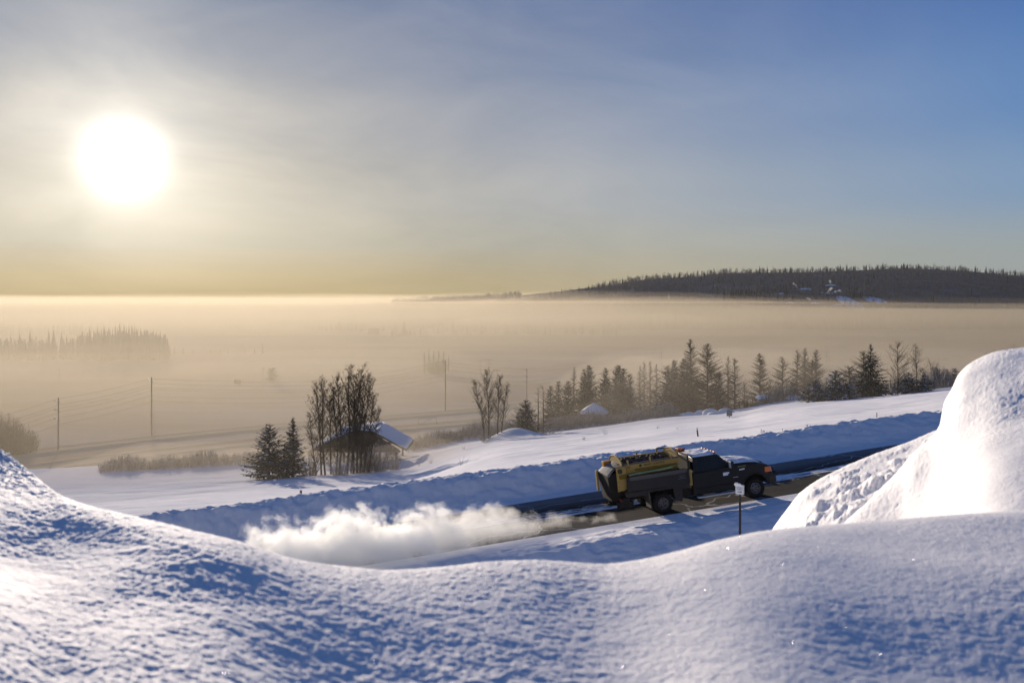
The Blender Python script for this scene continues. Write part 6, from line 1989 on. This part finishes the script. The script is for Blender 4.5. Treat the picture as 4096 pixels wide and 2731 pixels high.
# ------------------------------------------------------------------ parking sign on its post
def parking_sign():
    D = 33.0; x = xat(1699, D); z = Hs(x, D)
    zt = zat(1113, D); h = zt - z; wv, hv = .40, .47
    wv, hv = 30 * .5742 * 1.16 / F * D, 38 * .5742 / F * D * 1.02
    root = empty('parking_sign', (x, D, z), 0, 'small white arrow sign with a snow cap on a black post before the truck', 'sign')
    root.rotation_euler = (0, 0.0, math.radians(-24))
    m = MB(); m.box(-.034, .034, .012, .08, -.6, h - .04); m.build('post', plain('rusty_black_post', (0.022, 0.017, 0.014), .7, var=.4, dirt=((0.10, 0.05, 0.025), .5)), root, bevel=.006)
    zc = h - hv / 2

    def rr(w, hh, r, n=5):
        P = []
        for cx, cz, a0 in ((w / 2 - r, hh / 2 - r, 0), (-w / 2 + r, hh / 2 - r, 90), (-w / 2 + r, -hh / 2 + r, 180), (w / 2 - r, -hh / 2 + r, 270)):
            for k in range(n + 1):
                a = math.radians(a0 + 90 * k / n); P.append((cx + r * math.cos(a), cz + r * math.sin(a)))
        return P
    m = MB(); m.prism([(a, b + zc) for a, b in rr(wv, hv, .035)], 0.0, .01); bd = m.build('sign_board', T['white'], root)
    out, inn = rr(wv - .03, hv - .03, .028), rr(wv - .042, hv - .042, .022); n = len(out)
    m = MB(); m.add([(a, -.002, b + zc) for a, b in out] + [(a, -.002, b + zc) for a, b in inn], [(i, (i + 1) % n, (i + 1) % n + n, i + n) for i in range(n)]); m.build('border', T['ink'], bd)
    text_part('lettering', 'ALLEN VISITOR', .047, T['ink'], bd, (0, -.003, zc + hv * .21), (math.pi / 2, 0, 0), sx=.62, extr=.0005)
    text_part('lettering', 'RV PARKING', .047, T['ink'], bd, (0, -.003, zc + hv * .02), (math.pi / 2, 0, 0), sx=.72, extr=.0005)
    gm = plain('sign_green', (0.03, 0.07, 0.055), .6)
    m = MB(); za = zc - hv * .22; q = wv
    m.prism([(-.26 * q, za - .013), (.12 * q, za - .013), (.12 * q, za - .035), (.28 * q, za), (.12 * q, za + .035), (.12 * q, za + .013), (-.26 * q, za + .013)], -.004, -.002); m.build('arrow', gm, bd)
    m = MB(); m.prism([(.02 * q, zc - hv * .38), (.05 * q, zc - hv * .38), (.04 * q, zc - hv * .33)], -.004, -.002); m.build('bolt_mark', T['ink'], bd)
    bm = bmesh.new(); bmesh.ops.create_uvsphere(bm, u_segments=20, v_segments=12, radius=1)
    for v in bm.verts:
        v.co = Vector((v.co.x * wv * .36 - wv * .26 + (.05 if v.co.x > .3 else 0), v.co.y * .055 + .005, v.co.z * .062 + h + .012 - .055 * max(0, v.co.x) - (.02 if v.co.x < -.4 and v.co.z < 0 else 0)))
    me = bpy.data.meshes.new('snow_cap'); bm.to_mesh(me); bm.free(); me.materials.append(M['snow_thing']); me.polygons.foreach_set('use_smooth', [True] * len(me.polygons))
    o = bpy.data.objects.new('snow_cap', me); COL.objects.link(o); o.parent = root


parking_sign()


# ------------------------------------------------------------------ steam rolling off the road behind the truck
def exhaust_cloud():
    m = bpy.data.materials.new('exhaust_steam'); m.use_nodes = True; nt = m.node_tree; nt.nodes.remove(nt.nodes['Principled BSDF'])
    tc = nt.nodes.new('ShaderNodeTexCoord'); p = tc.outputs['Object']
    sp = nt.nodes.new('ShaderNodeSeparateXYZ'); nt.links.new(p, sp.inputs[0])
    x, y, z = sp.outputs
    # x runs back along the road from the tailpipe (0) to the end of the cloud (-14), z is height above the road
    t = math_n(nt, 'DIVIDE', math_n(nt, 'MULTIPLY', x, -1.0), 14.6, clamp=False)
    big = nt.nodes.new('ShaderNodeTexNoise'); big.inputs['Scale'].default_value = 0.55; big.inputs['Detail'].default_value = 1.0; nt.links.new(p, big.inputs['Vector'])
    n1 = nt.nodes.new('ShaderNodeTexNoise'); n1.inputs['Scale'].default_value = 1.35; n1.inputs['Detail'].default_value = 7.0; n1.inputs['Roughness'].default_value = 0.66; n1.inputs['Distortion'].default_value = 0.25
    nt.links.new(p, n1.inputs['Vector'])
    # envelope: height and half width grow from the pipe
    ztop = ramp(nt, t, [(0.0, 0.20), (0.12, 0.30), (0.30, 0.46), (0.55, 0.62), (0.80, 0.72), (1.0, 0.80)])
    ztop = math_n(nt, 'MULTIPLY', ztop, 2.7)
    hz = math_n(nt, 'DIVIDE', z, ztop)
    wy = math_n(nt, 'MULTIPLY', ramp(nt, t, [(0.0, 0.35), (0.3, 0.6), (0.7, 0.85), (1.0, 0.9)]), 2.6)
    hy = math_n(nt, 'DIVIDE', math_n(nt, 'ADD', y, 0.25), wy)
    r2 = math_n(nt, 'ADD', math_n(nt, 'POWER', math_n(nt, 'MAXIMUM', hz, 0.0), 2.0), math_n(nt, 'POWER', math_n(nt, 'ABSOLUTE', hy), 2.0))
    ends = math_n(nt, 'MULTIPLY', ramp(nt, t, [(0.0, 0.45), (0.10, 0.62), (0.30, 0.9), (0.5, 1.0), (0.86, 1.0), (1.0, 0.1)]), 1.0)
    thin = ramp(nt, t, [(0.0, 0.22), (0.2, 0.24), (0.36, 0.5), (0.55, 1.0), (1.0, 1.0)])
    s = math_n(nt, 'SUBTRACT', 1.0, r2)
    s = math_n(nt, 'ADD', s, math_n(nt, 'MULTIPLY', math_n(nt, 'SUBTRACT', n1.outputs['Fac'], 0.5), 3.6))
    s = math_n(nt, 'ADD', s, math_n(nt, 'MULTIPLY', math_n(nt, 'SUBTRACT', big.outputs['Fac'], 0.5), 2.0))
    s = math_n(nt, 'ADD', s, math_n(nt, 'MULTIPLY', math_n(nt, 'SUBTRACT', ends, 1.0), 1.3))
    d = ramp(nt, s, [(0.20, 0.0), (0.44, 1.0)])
    d = math_n(nt, 'MULTIPLY', math_n(nt, 'MULTIPLY', d, thin), 1.7)
    pv = nt.nodes.new('ShaderNodeVolumePrincipled'); pv.inputs['Color'].default_value = (0.975, 0.982, 0.972, 1); pv.inputs['Anisotropy'].default_value = 0.25
    nt.links.new(d, pv.inputs['Density']); nt.links.new(pv.outputs[0], nt.nodes['Material Output'].inputs['Volume'])
    X, Y = road_xy(-2.3, 0.6)
    mb = MB(); mb.box(-15.4, .4, -3.2, 2.8, 0.03, 3.1)
    o = mb.build('exhaust_steam', m); o.location = (X, Y, float(zroad(-2.3)) + .02); o.rotation_euler = (0, -math.atan(0.098), RA)
    tag(o, 'billowing white exhaust steam trailing along the road behind the truck', kind='stuff')


exhaust_cloud()
